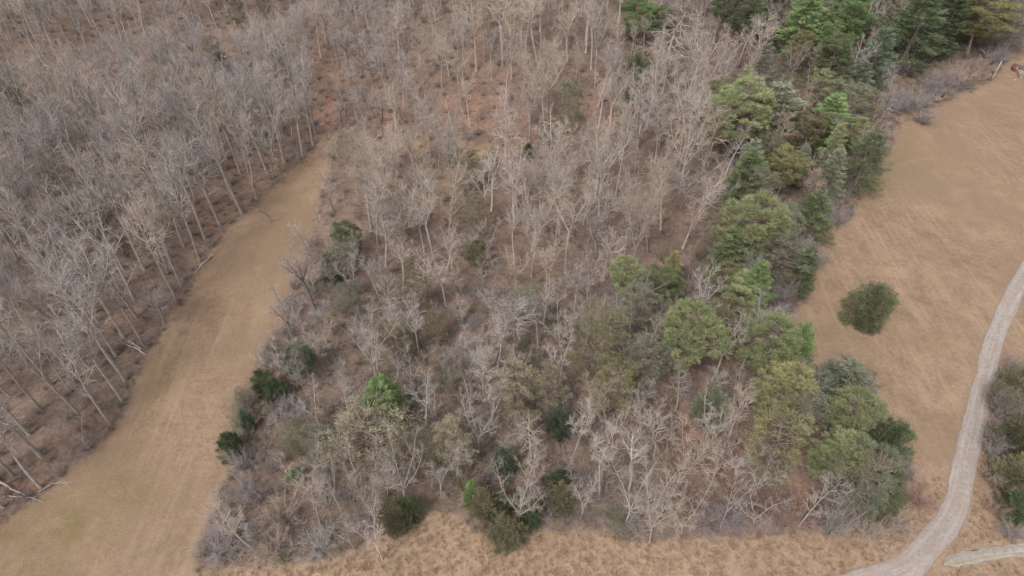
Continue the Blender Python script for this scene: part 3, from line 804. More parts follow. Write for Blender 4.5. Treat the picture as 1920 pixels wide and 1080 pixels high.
# ------------------------------------------------------------------ listed evergreens: top pixel, foot row or height, width in pixels
G_PINES = 'evergreens of the right-hand stand'
G_THICK = 'evergreens in the thicket'
EG = [
 # tx, ty, by/h, w, kind, var, palette, name, label
 (1722, -32, 'h18', 112, 'whorl', 0, 'dark', 'white_pine', 'tall dark green pine with tiered plumes cut by the top edge, beside the brush'),
 (1776, -20, 'h15', 70, 'whorl', 1, 'dark', 'white_pine', 'green tiered pine close behind the tallest tiered pine at the top edge'),
 (1846, -24, 'h15', 100, 'clumpy', 0, 'yellow', 'pine_tree', 'broad yellow-green pine at the top edge above the wooden pole'),
 (1908, 12, 'h11', 70, 'thin', 0, 'grey', 'pine_tree', 'dull grey-green pine in the top right corner above the field'),
 (1642, 52, 'h14', 82, 'whorl', 2, 'blue', 'white_pine', 'conical blue-green pine in front of the tall tiered pines at the top'),
 (1606, -12, 'h14', 78, 'clumpy', 1, 'bright', 'pine_tree', 'bright green bushy pine at the top edge, above the conical blue-green pine'),
 (1508, -16, 'h14', 80, 'whorl', 1, 'bright', 'pine_tree', 'bright green pine at the top edge with a bare pale tree to its right'),
 (1378, -28, 'h14', 92, 'clumpy', 2, 'dark', 'pine_tree', 'dark green pine with yellow tips, leftmost of those cut by the top edge'),
 (1556, 42, 'h11', 44, 'clumpy', 0, 'bright', 'pine_tree', 'small vivid green pine below the bright pine at the top edge'),
 (1548, 80, 'h13', 64, 'clumpy', 1, 'green', 'pine_tree', 'mid-green narrow pine beside the pale slim bare tree, above the pine stand'),
 (1500, 60, 'h9', 40, 'clumpy', 2, 'yellow', 'pine_tree', 'small olive-topped pine under the bright pine at the top edge'),
 (1378, 160, 'h14', 110, 'clumpy', 0, 'lime', 'pine_tree', 'broad yellow-green pine with flat clumps at the upper left of the pine stand'),
 (1452, 156, 'h14', 122, 'whorl', 2, 'grey', 'pine_tree', 'wide grey-green pine, next to the flat-clumped yellow-green pine'),
 (1555, 174, 'h12', 76, 'whorl', 1, 'bright', 'pine_tree', 'bright green pine in the middle of the stand, above the bare crooked mauve tree'),
 (1625, 244, 'h12', 84, 'whorl', 2, 'green', 'pine_tree', 'green pine jutting out at the field edge, highest along that edge'),
 (1402, 278, 'h12', 76, 'whorl', 1, 'green', 'pine_tree', 'plain green pine just left of the small round yellow pine'),
 (1472, 284, 'h10', 56, 'clumpy', 2, 'yellow', 'pine_tree', 'small round yellow-topped pine in the middle of the right stand'),
 (1424, 318, 'h10', 60, 'thin', 1, 'grey', 'pine_tree', 'thin greyish pine below the small round yellow-topped pine'),
 (1346, 378, 'h8', 36, 'thin', 0, 'lime', 'pine_tree', 'small thin yellowish pine left of the big pale-topped pine'),
 (1524, 360, 'h9', 84, 'whorl', 2, 'green', 'pine_tree', 'soft green low pine behind the grey brush at the field corner'),
 (1412, 378, 'h14', 100, 'clumpy', 2, 'lime', 'pine_tree', 'big pine with pale lime top and shaggy grey skirt, tallest mid-stand'),
 (1368, 424, 'h11', 84, 'whorl', 0, 'green', 'pine_tree', 'green pine on the left flank of the big pale-topped pine'),
 (1462, 424, 'h11', 100, 'thin', 2, 'grey', 'pine_tree', 'shaggy grey-green pine on the right flank of the big pale-topped pine'),
 (1510, 462, 'h9', 50, 'whorl', 1, 'green', 'pine_tree', 'narrow dark green pine at the field edge above the bare grey shrub'),
 (1360, 494, 'h9', 46, 'clumpy', 0, 'yellow', 'pine_tree', 'small mustard-yellow pine left of the vivid green pointed pine'),
 (1414, 488, 'h12', 76, 'whorl', 0, 'bright', 'white_pine', 'vivid green pointed pine near the field, brightest in the stand'),
 (1380, 536, 'h9', 72, 'clumpy', 1, 'lime', 'pine_tree', 'yellow-green pine pressed against the left of the vivid pointed pine'),
 (1364, 568, 'h10', 80, 'clumpy', 0, 'olive', 'pine_tree', 'olive green pine between the two round yellow-green pines'),
 (1288, 584, 'h13', 94, 'clumpy', 2, 'lime', 'pine_tree', 'round-headed yellow-green pine on a bare trunk, left of the stand'),
 (1440, 612, 'h12', 90, 'clumpy', 0, 'lime', 'pine_tree', 'round-headed yellow-green pine at the field corner, above the olive pine'),
 (1492, 604, 'h11', 60, 'cedar', 1, 'bright', 'cedar_tree', 'deep green upright cedar touching the field beside a round-headed pine'),
 (1440, 684, 'h10', 84, 'clumpy', 1, 'yellow', 'pine_tree', 'yellow-olive pine directly below the round-headed pine at the field corner'),
 (1580, 682, 'h10', 134, 'whorl', 2, 'grey', 'white_pine', 'very broad feathery grey-green pine bulging into the field'),
 (1500, 735, 'h9', 80, 'thin', 1, 'grey', 'pine_tree', 'thin dull grey pine left of the broad feathery pine'),
 (1586, 744, 'h11', 76, 'clumpy', 2, 'lime', 'pine_tree', 'lumpy pale yellow-green pine in front of the broad feathery pine'),
 (1552, 806, 'h10', 80, 'clumpy', 1, 'lime', 'pine_tree', 'lumpy yellow-green pine, lower of the two lumpy pines near the lane bend'),
 (1458, 782, 'h12', 104, 'thin', 2, 'yellow', 'pine_tree', 'thinning yellowish pine above the red-brown brush near the bottom meadow'),
 (1664, 796, 'h9', 108, 'cedar', 0, 'dark', 'cedar_tree', 'large dark green cedar closest to the lane bend'),
 (1606, 846, 'h11', 118, 'thin', 0, 'grey', 'pine_tree', 'large grey-green shaggy pine left of the large dark green cedar'),
 (1652, 900, 'h6', 80, 'cedar', 1, 'green', 'cedar_tree', 'low dark cedar at the foot of the large dark green cedar'),
 (1124, 582, 'h13', 98, 'thin', 1, 'yellow', 'pine_tree', 'mustard-tinged thin pine standing alone in the central thicket'),
 (1148, 688, 'h9', 74, 'thin', 2, 'yellow', 'pine_tree', 'pale yellow tufted pine below the mustard-tinged thin pine'),
 (1200, 536, 'h10', 66, 'thin', 0, 'grey', 'pine_tree', 'hazy grey-green pine beside the mustard-tinged pine in the thicket'),
 (1216, 640, 'h10', 80, 'thin', 1, 'grey', 'pine_tree', 'soft grey-green pine left of the round-headed pine on a bare trunk'),
 (1170, 490, 'h8', 56, 'clumpy', 2, 'lime', 'pine_tree', 'small pale green pine at the foot of a tall pale bare tree'),
 (1256, 515, 'h8', 60, 'clumpy', 1, 'green', 'pine_tree', 'dark green small pine in the hollow above the round-headed pine'),
 (1334, 736, 'h6', 64, 'round', 0, 'grey', 'evergreen_shrub', 'grey-green evergreen bush among bare trees left of the yellow-olive pine'),
 (715, 708, 'h10', 76, 'whorl', 1, 'bright', 'white_pine', 'bright green pointed pine standing alone beside fallen logs in the thicket'),
 (1053, 768, 'h5', 46, 'round', 1, 'blue', 'evergreen_shrub', 'small round blue-green bush in the middle of the lower thicket'),
 (943, 834, 'h6', 42, 'cedar', 2, 'blue', 'cedar_tree', 'small blue-green upright cedar above the pale spreading tree'),
 (850, 798, 'h9', 68, 'thin', 0, 'pale', 'pine_tree', 'straw-coloured pine with drooping bare lower limbs in the lower thicket'),
 (966, 696, 'h11', 82, 'thin', 1, 'pale', 'pine_tree', 'ghostly pale olive pine in the centre of the lower thicket'),
 (1026, 694, 'h9', 56, 'thin', 2, 'pale', 'pine_tree', 'smaller straw-tinted pine right beside the ghostly pale olive pine'),
 (700, 786, 'h9', 136, 'thin', 2, 'pale', 'pine_tree', 'wide straw-olive pine just below the bright green pointed pine'),
 (800, 806, 'h8', 56, 'thin', 1, 'olive', 'pine_tree', 'dim olive pine left of the straw-coloured drooping pine'),
 (886, 902, 'h5', 38, 'cedar', 2, 'bright', 'cedar_tree', 'vivid green cedar, leftmost of the cedar clump at the bottom meadow'),
 (908, 922, 'h5.5', 54, 'cedar', 1, 'olive', 'cedar_tree', 'brownish olive cedar in the middle of the clump at the bottom meadow'),
 (950, 972, 'h4.5', 68, 'cedar', 0, 'cedar', 'cedar_tree', 'round olive cedar jutting furthest into the bottom meadow'),
 (1046, 878, 'h5', 40, 'cedar', 2, 'dark', 'cedar_tree', 'dark green cedar behind the olive cedar right of the pale spreading tree'),
 (1050, 910, 'h5.5', 58, 'cedar', 1, 'cedar', 'cedar_tree', 'olive green cedar at the meadow edge right of the pale spreading tree'),
 (936, 920, 'h5', 44, 'cedar', 2, 'dark', 'cedar_tree', 'dark shaded cedar half hidden behind the pale spreading tree'),
 (994, 950, 'h4', 44, 'cedar', 1, 'dark', 'cedar_tree', 'dark low cedar under the right limbs of the pale spreading tree'),
 (742, 946, 'h4', 64, 'round', 0, 'cedar', 'evergreen_shrub', 'round dark olive bush at the meadow edge, left of the tan gap'),
 (770, 936, 'h4.5', 38, 'round', 1, 'dark', 'evergreen_shrub', 'dark green bush touching the back of the round dark olive bush'),
 (428, 810, 'h5', 42, 'cedar', 2, 'dark', 'cedar_tree', 'round dark green cedar on the east side of the left grass strip'),
 (458, 766, 'h4.5', 21, 'cedar', 2, 'blue', 'cedar_tree', 'small slim dark cedar just above the round dark cedar by the strip'),
 (490, 692, 'h5', 38, 'cedar', 1, 'dark', 'cedar_tree', 'dark green bushy cedar on the strip edge, well above the slim cedar'),
 (512, 708, 'h4.5', 34, 'round', 1, 'dark', 'evergreen_shrub', 'dark evergreen bush behind the bushy cedar on the strip edge'),
 (443, 764, 'h4', 34, 'thin', 0, 'grey', 'pine_sapling', 'pale grey-green sapling left of the small slim dark cedar'),
 (455, 730, 'h4', 30, 'thin', 1, 'grey', 'pine_sapling', 'small pale sapling leaning over the strip above the slim cedar'),
 (564, 655, 'h6', 50, 'clumpy', 0, 'blue', 'pine_tree', 'dark bluish pine behind the white crooked tree near the strip'),
 (598, 806, 'h8', 66, 'thin', 1, 'grey', 'pine_tree', 'pale green hazy pine in the lower thicket left of the straw-olive pine'),
 (550, 796, 'h6', 54, 'thin', 0, 'olive', 'pine_tree', 'olive-yellow thin pine left of the pale green hazy pine'),
 (553, 878, 'h3', 28, 'cedar', 2, 'bright', 'cedar_sapling', 'tiny bright green cedar beneath the bare crooked trees, lower thicket'),
 (617, 470, 'h6', 38, 'cedar', 2, 'blue', 'cedar_tree', 'dark bluish cedar on the strip edge in the upper half'),
 (664, 418, 'h7', 42, 'clumpy', 1, 'green', 'pine_tree', 'green pine near the strip, uppermost in the thicket beside the strip'),
 (640, 455, 'h7', 60, 'thin', 2, 'grey', 'pine_tree', 'grey-green thin pine just below the uppermost green pine by the strip'),
 (1194, 104, 'h9', 54, 'round', 0, 'green', 'evergreen_tree', 'round green tree alone in the upper wood left of a dead white tree'),
 (1197, 4, 'h9', 64, 'clumpy', 0, 'bright', 'pine_tree', 'green umbrella-shaped pine at the top edge above the round green tree'),
 (1232, 8, 'h9', 40, 'clumpy', 1, 'green', 'pine_tree', 'green pine right beside the umbrella-shaped pine at the top'),
 (1070, 158, 'h11', 40, 'thin', 0, 'green', 'pine_tree', 'slim thin green pine in the upper wood between bare trunks'),
 (1028, 225, 'h6', 34, 'thin', 1, 'olive', 'pine_tree', 'faint olive sapling at the foot of the slim thin green pine'),
 (919, 280, 'h3.5', 24, 'cedar', 2, 'dark', 'cedar_sapling', 'tiny dark cedar beside the tan grass patch in the upper wood'),
 (991, 266, 'h3', 20, 'cedar', 2, 'dark', 'cedar_sapling', 'tiny dark cedar right of the tan grass patch in the upper wood'),
 (868, 280, 'h9', 52, 'thin', 2, 'green', 'pine_tree', 'thin green pine entwined with a pale bare tree below the tan patch'),
 (888, 372, 'h9', 50, 'thin', 1, 'olive', 'pine_tree', 'olive hazy pine in the middle wood below the thin entwined pine'),
 (760, 375, 'h7', 44, 'thin', 0, 'grey', 'pine_tree', 'small grey-green pine left of the middle wood'),
 (783, 516, 'h8', 48, 'thin', 2, 'olive', 'pine_tree', 'dim olive pine left of centre in the thicket'),
 (892, 455, 'h6', 40, 'clumpy', 2, 'olive', 'pine_tree', 'olive low pine just left of the central warm spreading tree'),
 (820, 592, 'h6', 44, 'thin', 0, 'olive', 'pine_sapling', 'short olive sapling below the dim olive pine in the thicket'),
 (740, 610, 'h7', 60, 'thin', 1, 'olive', 'pine_tree', 'brownish olive pine under white bare trees left of centre'),
 (988, 655, 'h6', 32, 'thin', 0, 'green', 'pine_sapling', 'green sapling hidden above the ghostly pale olive pine'),
 (166, 388, 'h9', 50, 'clumpy', 1, 'green', 'pine_tree', 'lone green pine deep in the left wood'),
 (92, 212, 'h6', 34, 'thin', 0, 'yellow', 'pine_sapling', 'yellowish sapling among bare trees in the upper left wood'),
 (86, 312, 'h6', 40, 'thin', 1, 'olive', 'pine_sapling', 'olive sapling under bare trees above the lone green pine'),
 (419, 92, 'h6', 26, 'cedar', 2, 'blue', 'cedar_tree', 'very dark small cedar by the faint old track in the top left wood'),
 (396, 68, 'h8', 34, 'thin', 0, 'grey', 'pine_tree', 'dim thin pine just left of the very dark small cedar'),
 (442, -10, 'h8', 28, 'thin', 1, 'dark', 'pine_tree', 'dark pine cut by the top edge in the left wood, left one of two'),
 (490, -14, 'h7', 24, 'thin', 2, 'dark', 'pine_tree', 'dark small pine at the top edge, right one of two in the left wood'),
 (522, 92, 'h6', 34, 'thin', 1, 'blue', 'pine_sapling', 'dim bluish sapling in the wood right of the very dark small cedar'),
 (8, 130, 'h9', 60, 'thin', 2, 'grey', 'pine_tree', 'dim grey-green pine on the left margin above the olive sapling'),
 (1638, 532, 'h7.6', 74, 'cedar', 4, 'lone', 'cedar_tree', 'round lone cedar standing out in the tan field'),
 (1892, 735, 'h4', 60, 'thin', 0, 'olive', 'pine_sapling', 'thin olive evergreen between the two upper cedars beyond the lane'),
 (1900, 868, 'h4', 66, 'round', 0, 'cedar', 'evergreen_shrub', 'low olive bush in front of the yellow-green cedar beyond the lane'),
 (1926, 800, 'h5', 60, 'round', 1, 'dark', 'evergreen_shrub', 'dark bush behind the middle cedar beyond the lane'),
 (1916, 690, 'h4.5', 66, 'cedar', 1, 'cedar', 'cedar_tree', 'dull olive cedar, uppermost of the clump beyond the lane'),
 (1902, 790, 'h5', 70, 'cedar', 3, 'cedar', 'cedar_tree', 'green-grey cedar in the middle of the clump beyond the lane'),
 (1932, 856, 'h5', 60, 'cedar', 1, 'yellow', 'cedar_tree', 'yellow-green cedar on the margin of the clump beyond the lane'),
 (1912, 930, 'h4', 54, 'cedar', 2, 'dark', 'cedar_tree', 'dark green cedar, lowest of the clump beyond the lane'),
 (1946, 770, 'h6', 56, 'cedar', 2, 'dark', 'cedar_tree', 'dark cedar half out of the picture behind the clump beyond the lane'),
 (1950, 925, 'h5', 56, 'cedar', 1, 'dark', 'cedar_tree', 'dark cedar half out of the picture at the lower right'),
]
taken = []          # (x, y, clear radius)
def px_w(w, x, y, h):
    return w / FPX * float(project(x, y, float(ground_z(x, y)) + h * 0.6)[2])
for (tx, ty, hb, w, kind, var, pal, nm, lab) in EG:
    x, y, h = stand(tx, ty, h=float(hb[1:])) if hb[0] == 'h' else stand(tx, ty, by=float(hb[2:]))
    mid = float(project(x, y, float(ground_z(x, y)) + 0.55 * h)[0])        # tx is the middle of the crown, not of the tip
    x, y, h = stand(2 * tx - mid, ty, h=float(hb[1:])) if hb[0] == 'h' else stand(2 * tx - mid, ty, by=float(hb[2:]))
    wm = px_w(w, x, y, h)
    make_tree(nm, kind, var, x, y, h, wm, rng.uniform(0, 6.28), FOL[pal], BARK['pine'], lab, 'shrub' if 'shrub' in nm else 'tree', None)
    taken.append((x, y, min(1.9, wm * 0.33)))

BELT = [[(1340, 170), (1480, 140), (1600, 190), (1655, 260), (1625, 335), (1550, 400), (1520, 500), (1480, 590), (1500, 690), (1600, 770), (1672, 880), (1630, 970), (1550, 940), (1470, 900), (1410, 770), (1330, 710), (1260, 690), (1190, 570), (1330, 500), (1345, 330)],
        [(1370, -60), (1700, -60), (1940, -60), (1900, 70), (1700, 110), (1620, 185), (1480, 130), (1380, 70)],
        [(560, 600), (760, 520), (1000, 560), (1130, 640), (1240, 760), (1180, 900), (900, 880), (700, 940), (560, 930), (520, 800)]]
TINT = {'lime': 'yellow-green', 'grey': 'grey-green', 'green': 'green', 'olive': 'olive', 'yellow': 'mustard green', 'bright': 'vivid green', 'pale': 'straw-pale', 'dark': 'dark green'}
FORM = {'clumpy': 'clumped', 'thin': 'thin', 'whorl': 'tiered'}
eg = Grid(5.0)
for t in taken: eg.add(*t)
fill = []
for b, (poly, sp, n, kinds, pals, h0, h1) in enumerate([
    (BELT[0], 4.8, 5000, ['whorl', 'thin', 'clumpy', 'whorl'], ['lime', 'grey', 'green', 'grey', 'olive', 'green', 'lime', 'yellow'], 7.5, 11.5),
    (BELT[1], 5.8, 5000, ['whorl', 'clumpy', 'thin', 'whorl'], ['green', 'dark', 'grey', 'dark', 'green'], 8, 13),
    (BELT[2], 8.0, 2500, ['thin'], ['olive', 'pale', 'grey', 'olive', 'grey'], 3.5, 6.5)]):
    rows_e = {}
    for _ in range(n):
        px = rng.uniform(500, 1940); py = rng.uniform(-60, 980)
        if not bool(in_poly(np.array(px), np.array(py), poly)): continue
        if b == 0 and float(poly_dist(np.array(px), np.array(py), FIELD_W)) < (75 if py > 560 else 42): continue
        x, y = at_px(px, py)
        if not eg.free(x, y, sp): continue
        eg.add(x, y, sp)
        k = str(rng.choice(kinds)); p = str(rng.choice(pals)); h = float(rng.uniform(h0, h1))
        rows_e.setdefault(int(y // 9), []).append((px, x, y, k, p, h))
    for r, key_ in enumerate(sorted(rows_e)):
        for i, (px, x, y, k, p, h) in enumerate(sorted(rows_e[key_])):
            fill.append((x, y, k, p, h, b, r, i))
fill_todo = fill

# ------------------------------------------------------------------ listed bare trees that stand out
BT = [
 (1030, 412, 'by567', 92, 'spread', 4, 'warm', 'warm', 'bare tree with a broad warm-tan crown in the centre of the wood'),
 (1216, 330, 'by516', 110, 'spread', 1, 'pale', 'warm', 'tall pale bare tree with a smooth white trunk right of the centre'),
 (1312, 190, 'by362', 120, 'spread', 2, 'pale', 'warm', 'big pink-tipped bare tree with a fan crown beside the pine stand'),
 (1016, 278, 'by412', 74, 'spread', 4, 'pale', 'pale', 'white bare tree with an open vase crown above the central warm tree'),
 (965, 285, 'by430', 70, 'forest', 6, 'pale', 'pale', 'pale bare tree left of the white vase-crowned tree'),
 (878, 290, 'by368', 74, 'spread', 0, 'pale', 'pale', 'white many-limbed bare tree wrapped round the thin green pine'),
 (972, 872, 'by985', 126, 'spread', 0, 'grey', 'pale', 'pale spreading tree with wide limbs over the cedar clump'),
 (1262, 880, 'by1018', 140, 'spread', 3, 'grey', 'pale', 'pale grey spreading tree at the meadow edge, widest along the bottom'),
 (1320, 770, 'by918', 130, 'spread', 1, 'grey', 'warm', 'tall pale forked tree behind the widest pale tree at the meadow'),
 (1214, 780, 'by922', 90, 'forest', 7, 'pale', 'pale', 'upright pale tree with twin stems at the lower centre right'),
 (1148, 805, 'by936', 84, 'forest', 5, 'pale', 'pale', 'pale forked tree just left of the twin-stemmed tree'),
 (1106, 862, 'by972', 96, 'spread', 3, 'pale', 'mauve', 'low spreading pale tree right of the olive meadow-edge cedar'),
 (1264, 22, 'by142', 130, 'droop', 0, 'pale', 'pale', 'dead white tree with long sagging limbs in the upper wood'),
 (1186, 160, 'by300', 96, 'scrag', 1, 'pale', 'pale', 'gnarled white tree with twisted limbs below the round green tree'),
 (728, 826, 'by962', 140, 'spread', 2, 'pale', 'mauve', 'broad grey-white many-stemmed tree above the round dark olive bush'),
 (660, 850, 'by985', 110, 'spread', 0, 'grey', 'mauve', 'grey many-stemmed tree left of the broad grey-white one'),
 (1000, 772, 'by862', 90, 'droop', 1, 'pale', 'warm', 'pale dead conifer with drooping branches beside the ghostly pine'),
 (850, 825, 'by890', 70, 'droop', 0, 'pale', 'pale', 'bare white drooping tree at the foot of the straw-coloured pine'),
 (760, 640, 'by740', 96, 'spread', 3, 'grey', 'mauve', 'mauve-grey spreading tree right of the bright green pointed pine'),
 (846, 650, 'by735', 80, 'spread', 0, 'grey', 'mauve', 'mauve-grey spreading tree, next right along from the pointed pine'),
 (965, 545, 'by665', 86, 'forest', 6, 'pale', 'mauve', 'white-limbed tree below the central warm tree'),
 (640, 455, 'by560', 80, 'spread', 3, 'pale', 'pale', 'white crooked tree leaning near the strip edge mid-height'),
 (870, 410, 'by495', 90, 'spread', 0, 'pale', 'pale', 'sprawling white tree left of the central warm tree'),
 (1386, 60, 'by170', 62, 'forest', 5, 'grey', 'warm', 'slim grey tree with a rusty top between the upper pines'),
 (1440, 30, 'by155', 74, 'forest', 6, 'grey', 'warm', 'tall grey tree with rose-tinted crown above the wide grey-green pine'),
 (1522, 270, 'by345', 70, 'scrag', 2, 'pale', 'mauve', 'crooked mauve-white tree in the gap of the pine stand'),
 (1478, 520, 'by570', 62, 'shrub', 0, 'grey', 'grey', 'grey bare shrub with fanned stems beside the vivid pointed pine'),
 (1654, 15, 'by62', 46, 'forest', 5, 'pale', 'grey', 'small pale-stemmed tree between the conical pine and the tiered pine'),
 (1598, 65, 'by118', 44, 'forest', 6, 'pale', 'warm', 'small pale tree in the dark gap between upper pines'),
 (560, 470, 'by585', 84, 'forest', 1, 'dark', 'grey', 'dark-stemmed slim tree hanging over the strip, halfway up'),
 (612, 330, 'by398', 50, 'forest', 2, 'dark', 'warm', 'dark-stemmed slim tree at the narrow head of the strip'),
 (520, 545, 'by645', 70, 'forest', 3, 'dark', 'grey', 'dark leaning tree on the strip edge below the slim dark-stemmed one'),
 (580, 600, 'by690', 96, 'spread', 3, 'pale', 'warm', 'cream starburst-crowned tree near the strip edge'),
 (545, 650, 'by745', 70, 'scrag', 1, 'pale', 'pale', 'white crooked tree leaning left over the dark strip-edge cedar'),
 (600, 850, 'by960', 74, 'scrag', 2, 'pale', 'mauve', 'thin white tree in the lower left of the thicket'),
 (560, 890, 'by985', 80, 'scrag', 3, 'pale', 'mauve', 'white brittle-limbed tree above the lower left brush'),
 (640, 960, 'by1030', 90, 'scrag', 1, 'pale', 'pale', 'low white tree at the left end of the bottom meadow'),
 (690, 965, 'by1050', 90, 'scrag', 2, 'pale', 'pale', 'low twisted white tree reaching into the bottom meadow'),
 (1560, 890, 'by990', 90, 'scrag', 0, 'pale', 'grey', 'bare tree leaning over red-brown brush left of the shaggy grey pine'),
 (1600, 935, 'by1000', 70, 'shrub', 1, 'grey', 'grey', 'grey bare bush at the foot of the shaggy grey pine'),
 (1402, 880, 'by990', 80, 'scrag', 3, 'grey', 'grey', 'dark broken tree right of the widest pale tree'),
 (1440, 560, 'h13', 66, 'forest', 0, 'grey', 'mauve', 'bare tree behind the round-headed pine at the field corner'),
]
bare = []     # dict rows for every bare tree: listed first
for (tx, ty, hb, w, kind, var, bk, tw, lab) in BT:
    x, y, h = stand(tx, ty, h=float(hb[1:])) if hb[0] == 'h' else stand(tx, ty, by=float(hb[2:]))
    bare.append(dict(x=x, y=y, h=h, w=px_w(w, x, y, h), kind=kind, var=var, bark=bk, twig=tw, label=lab, rot=rng.uniform(0, 6.28), lean=(0, 0)))
    taken.append((x, y, 1.6))

# ------------------------------------------------------------------ the rest of the wood
grid = Grid(6.0)
for t in taken: grid.add(*t)
for f in fill_todo: grid.add(f[0], f[1], 1.2)

KEEP_CLEAR = [(1194, 128), (1197, 26), (166, 412), (715, 750), (1070, 200), (665, 440), (920, 292), (990, 275), (420, 105), (1265, 95)]
def zone(px, py):
    """which part of the wood a ground pixel belongs to"""
    if px < 640 and py < 1100:
        e = np.interp(py, [p[1] for p in STRIP_W[::-1]], [p[0] for p in STRIP_W[::-1]])
        if px < e: return 'left'
    if px > 1340 + max(0, (py - 300)) * 0.12 or (px > 1240 and 480 < py < 720): return 'pines'
    if px < 790 and py < 270: return 'grey'
    if py > 540 + (px - 900) * 0.05: return 'thicket'
    return 'upper'

SPACE = {'left': 3.15, 'pines': 3.8, 'grey': 2.8, 'thicket': 2.8, 'upper': 3.4}
cand = np.stack([rng.uniform(-175, 175, 90000), rng.uniform(14, 235, 90000)], 1)
cz = ground_z(cand[:, 0], cand[:, 1])
cpx, cpy, _ = project(cand[:, 0], cand[:, 1], cz)
ok = (open_mask(np.clip(cpx, -4000, 6000), np.clip(cpy, -2000, 1480), 1.0) < 0.5) & (cpx > -420) & (cpx < 2300) & (cpy > -330) & (cpy < 1120)
ok &= ~((poly_dist(cpx, cpy, OLD_TRACK) < 9))
ok &= ~((cpx > 1700) & (cpy > 200))
ok &= ~((poly_dist(cpx, cpy, FIELD_W) < np.where((cpy > 560) & (cpx > 1480), 70, 26)) & (cpy > 190))
ok &= ~((cpx > 1640) & (cpy > 110))
ok &= ~((poly_dist(cpx, cpy, MEADOW[3:]) < 14))
for i in np.nonzero(ok)[0]:
    x, y = cand[i]; px, py = cpx[i], cpy[i]
    z = zone(px, py)
    sp = SPACE[z] * (1.25 if py < -20 or px < -40 or px > 1960 else 1.0)
    if z == 'upper' and (abs(px - 900) < 70 and abs(py - 230) < 60 or abs(px - 900) < 40 and abs(py - 300) < 25): sp *= 1.7
    if z == 'thicket' and abs(px - 470) < 70 and py > 830: sp *= 2.0
    if not grid.free(x, y, sp): continue
    grid.add(x, y, sp)
    u = rng.uniform()
    tw = rng.choice(['grey', 'warm', 'mauve', 'pale'])
    if z == 'left':
        kind = 'forest' if u < 0.86 else 'scrag' if u < 0.94 else 'spread'
        h = rng.uniform(13, 20.5); bk = rng.choice(['grey', 'grey', 'grey', 'pale']); tw = rng.choice(['grey', 'mauve', 'grey', 'mauve', 'warm'])
        if py < 330: h *= float(np.interp(py, [60, 330], [0.72, 1.0]))
        dt = py - float(np.interp(px, [p[0] for p in OLD_TRACK], [p[1] for p in OLD_TRACK]))
        if 0 < dt < 90: h = min(h, max(3.5, dt / 6.5 + 1.0))
    elif z == 'grey':
        kind = 'forest'; h = rng.uniform(7.5, 11.5); bk = rng.choice(['grey', 'dark']); tw = rng.choice(['grey', 'mauve', 'warm'])
    elif z == 'upper':
        kind = 'forest' if u < 0.66 else 'spread' if u < 0.88 else 'scrag'
        h = rng.uniform(8.5, 17.0); bk = rng.choice(['pale', 'pale', 'warm', 'grey']); tw = rng.choice(['warm', 'pale', 'warm', 'grey'])
    elif z == 'pines':
        kind = 'forest' if u < 0.7 else 'scrag'
        h = rng.uniform(8.5, 13); bk = rng.choice(['grey', 'pale', 'dark']); tw = rng.choice(['mauve', 'grey', 'red'])
    else:
        kind = 'scrag' if u < 0.62 else 'forest' if u < 0.80 else 'spread'
        h = rng.uniform(4.5, 9.5) if kind == 'scrag' else rng.uniform(7.5, 11.5); bk = rng.choice(['pale', 'pale', 'grey', 'grey']); tw = rng.choice(['mauve', 'pale', 'grey', 'warm'])
    es = float(poly_dist(np.array(px), np.array(py), STRIP_E))
    if z != 'left' and es < 90 and py < 560: h = min(h, rng.uniform(5, 8.5))
    if z != 'left' and es < 50 and py > 560: h = min(h, rng.uniform(2.8, 4.2))
    if kind == 'scrag': h = min(h, rng.uniform(5, 9.5))
    var = int(rng.integers(len(V[kind])))
    q = V[kind][var]
    w = q['W'] * h / q['H'] * rng.uniform(0.8, 1.2) * (0.88 if z == 'left' else 1.0)
    lean = rng.normal(0, 0.035 if kind == 'forest' else 0.09, 2)
    if (px - 610) ** 2 / 30 ** 2 + (py - 190) ** 2 / 75 ** 2 < 1: continue
    if 605 < px < 720 and 190 < py < 335: h = min(h, rng.uniform(4, 7))
    hide = [(py - ky) / 9.0 for kx, ky in KEEP_CLEAR if abs(px - 960 - (kx - 960) * 0.97) < 30 and 0 < py - ky < 110]
    if hide: h = min(h, min(hide))
    if h < 2.5: continue
    w = min(w, h * 0.8)
    bare.append(dict(x=x, y=y, h=h, w=w, kind=kind, var=var, bark=str(bk), twig=str(tw), label=None, rot=rng.uniform(0, 6.28), lean=tuple(lean), zone=z))

WHERE = ['the right evergreen stand', 'the upper right evergreens', 'the lower thicket']
for (x, y, k, p, h, b, r, i) in fill_todo:
    q = V[k][int(rng.integers(len(V[k])))]
    vi = int(rng.integers(len(V[k])))
    w = h * {'clumpy': 0.52, 'thin': 0.58, 'whorl': 0.42}[k] * rng.uniform(0.85, 1.2)
    make_tree('pine_tree', k, vi, x, y, h, w, rng.uniform(0, 6.28), FOL[p], BARK['pine'],
              f"{FORM[k]} {TINT[p]} pine, {ordinal(i)} from left in the {ordinal(r)} row up {WHERE[b]}", 'tree', 'pines filling in ' + WHERE[b])

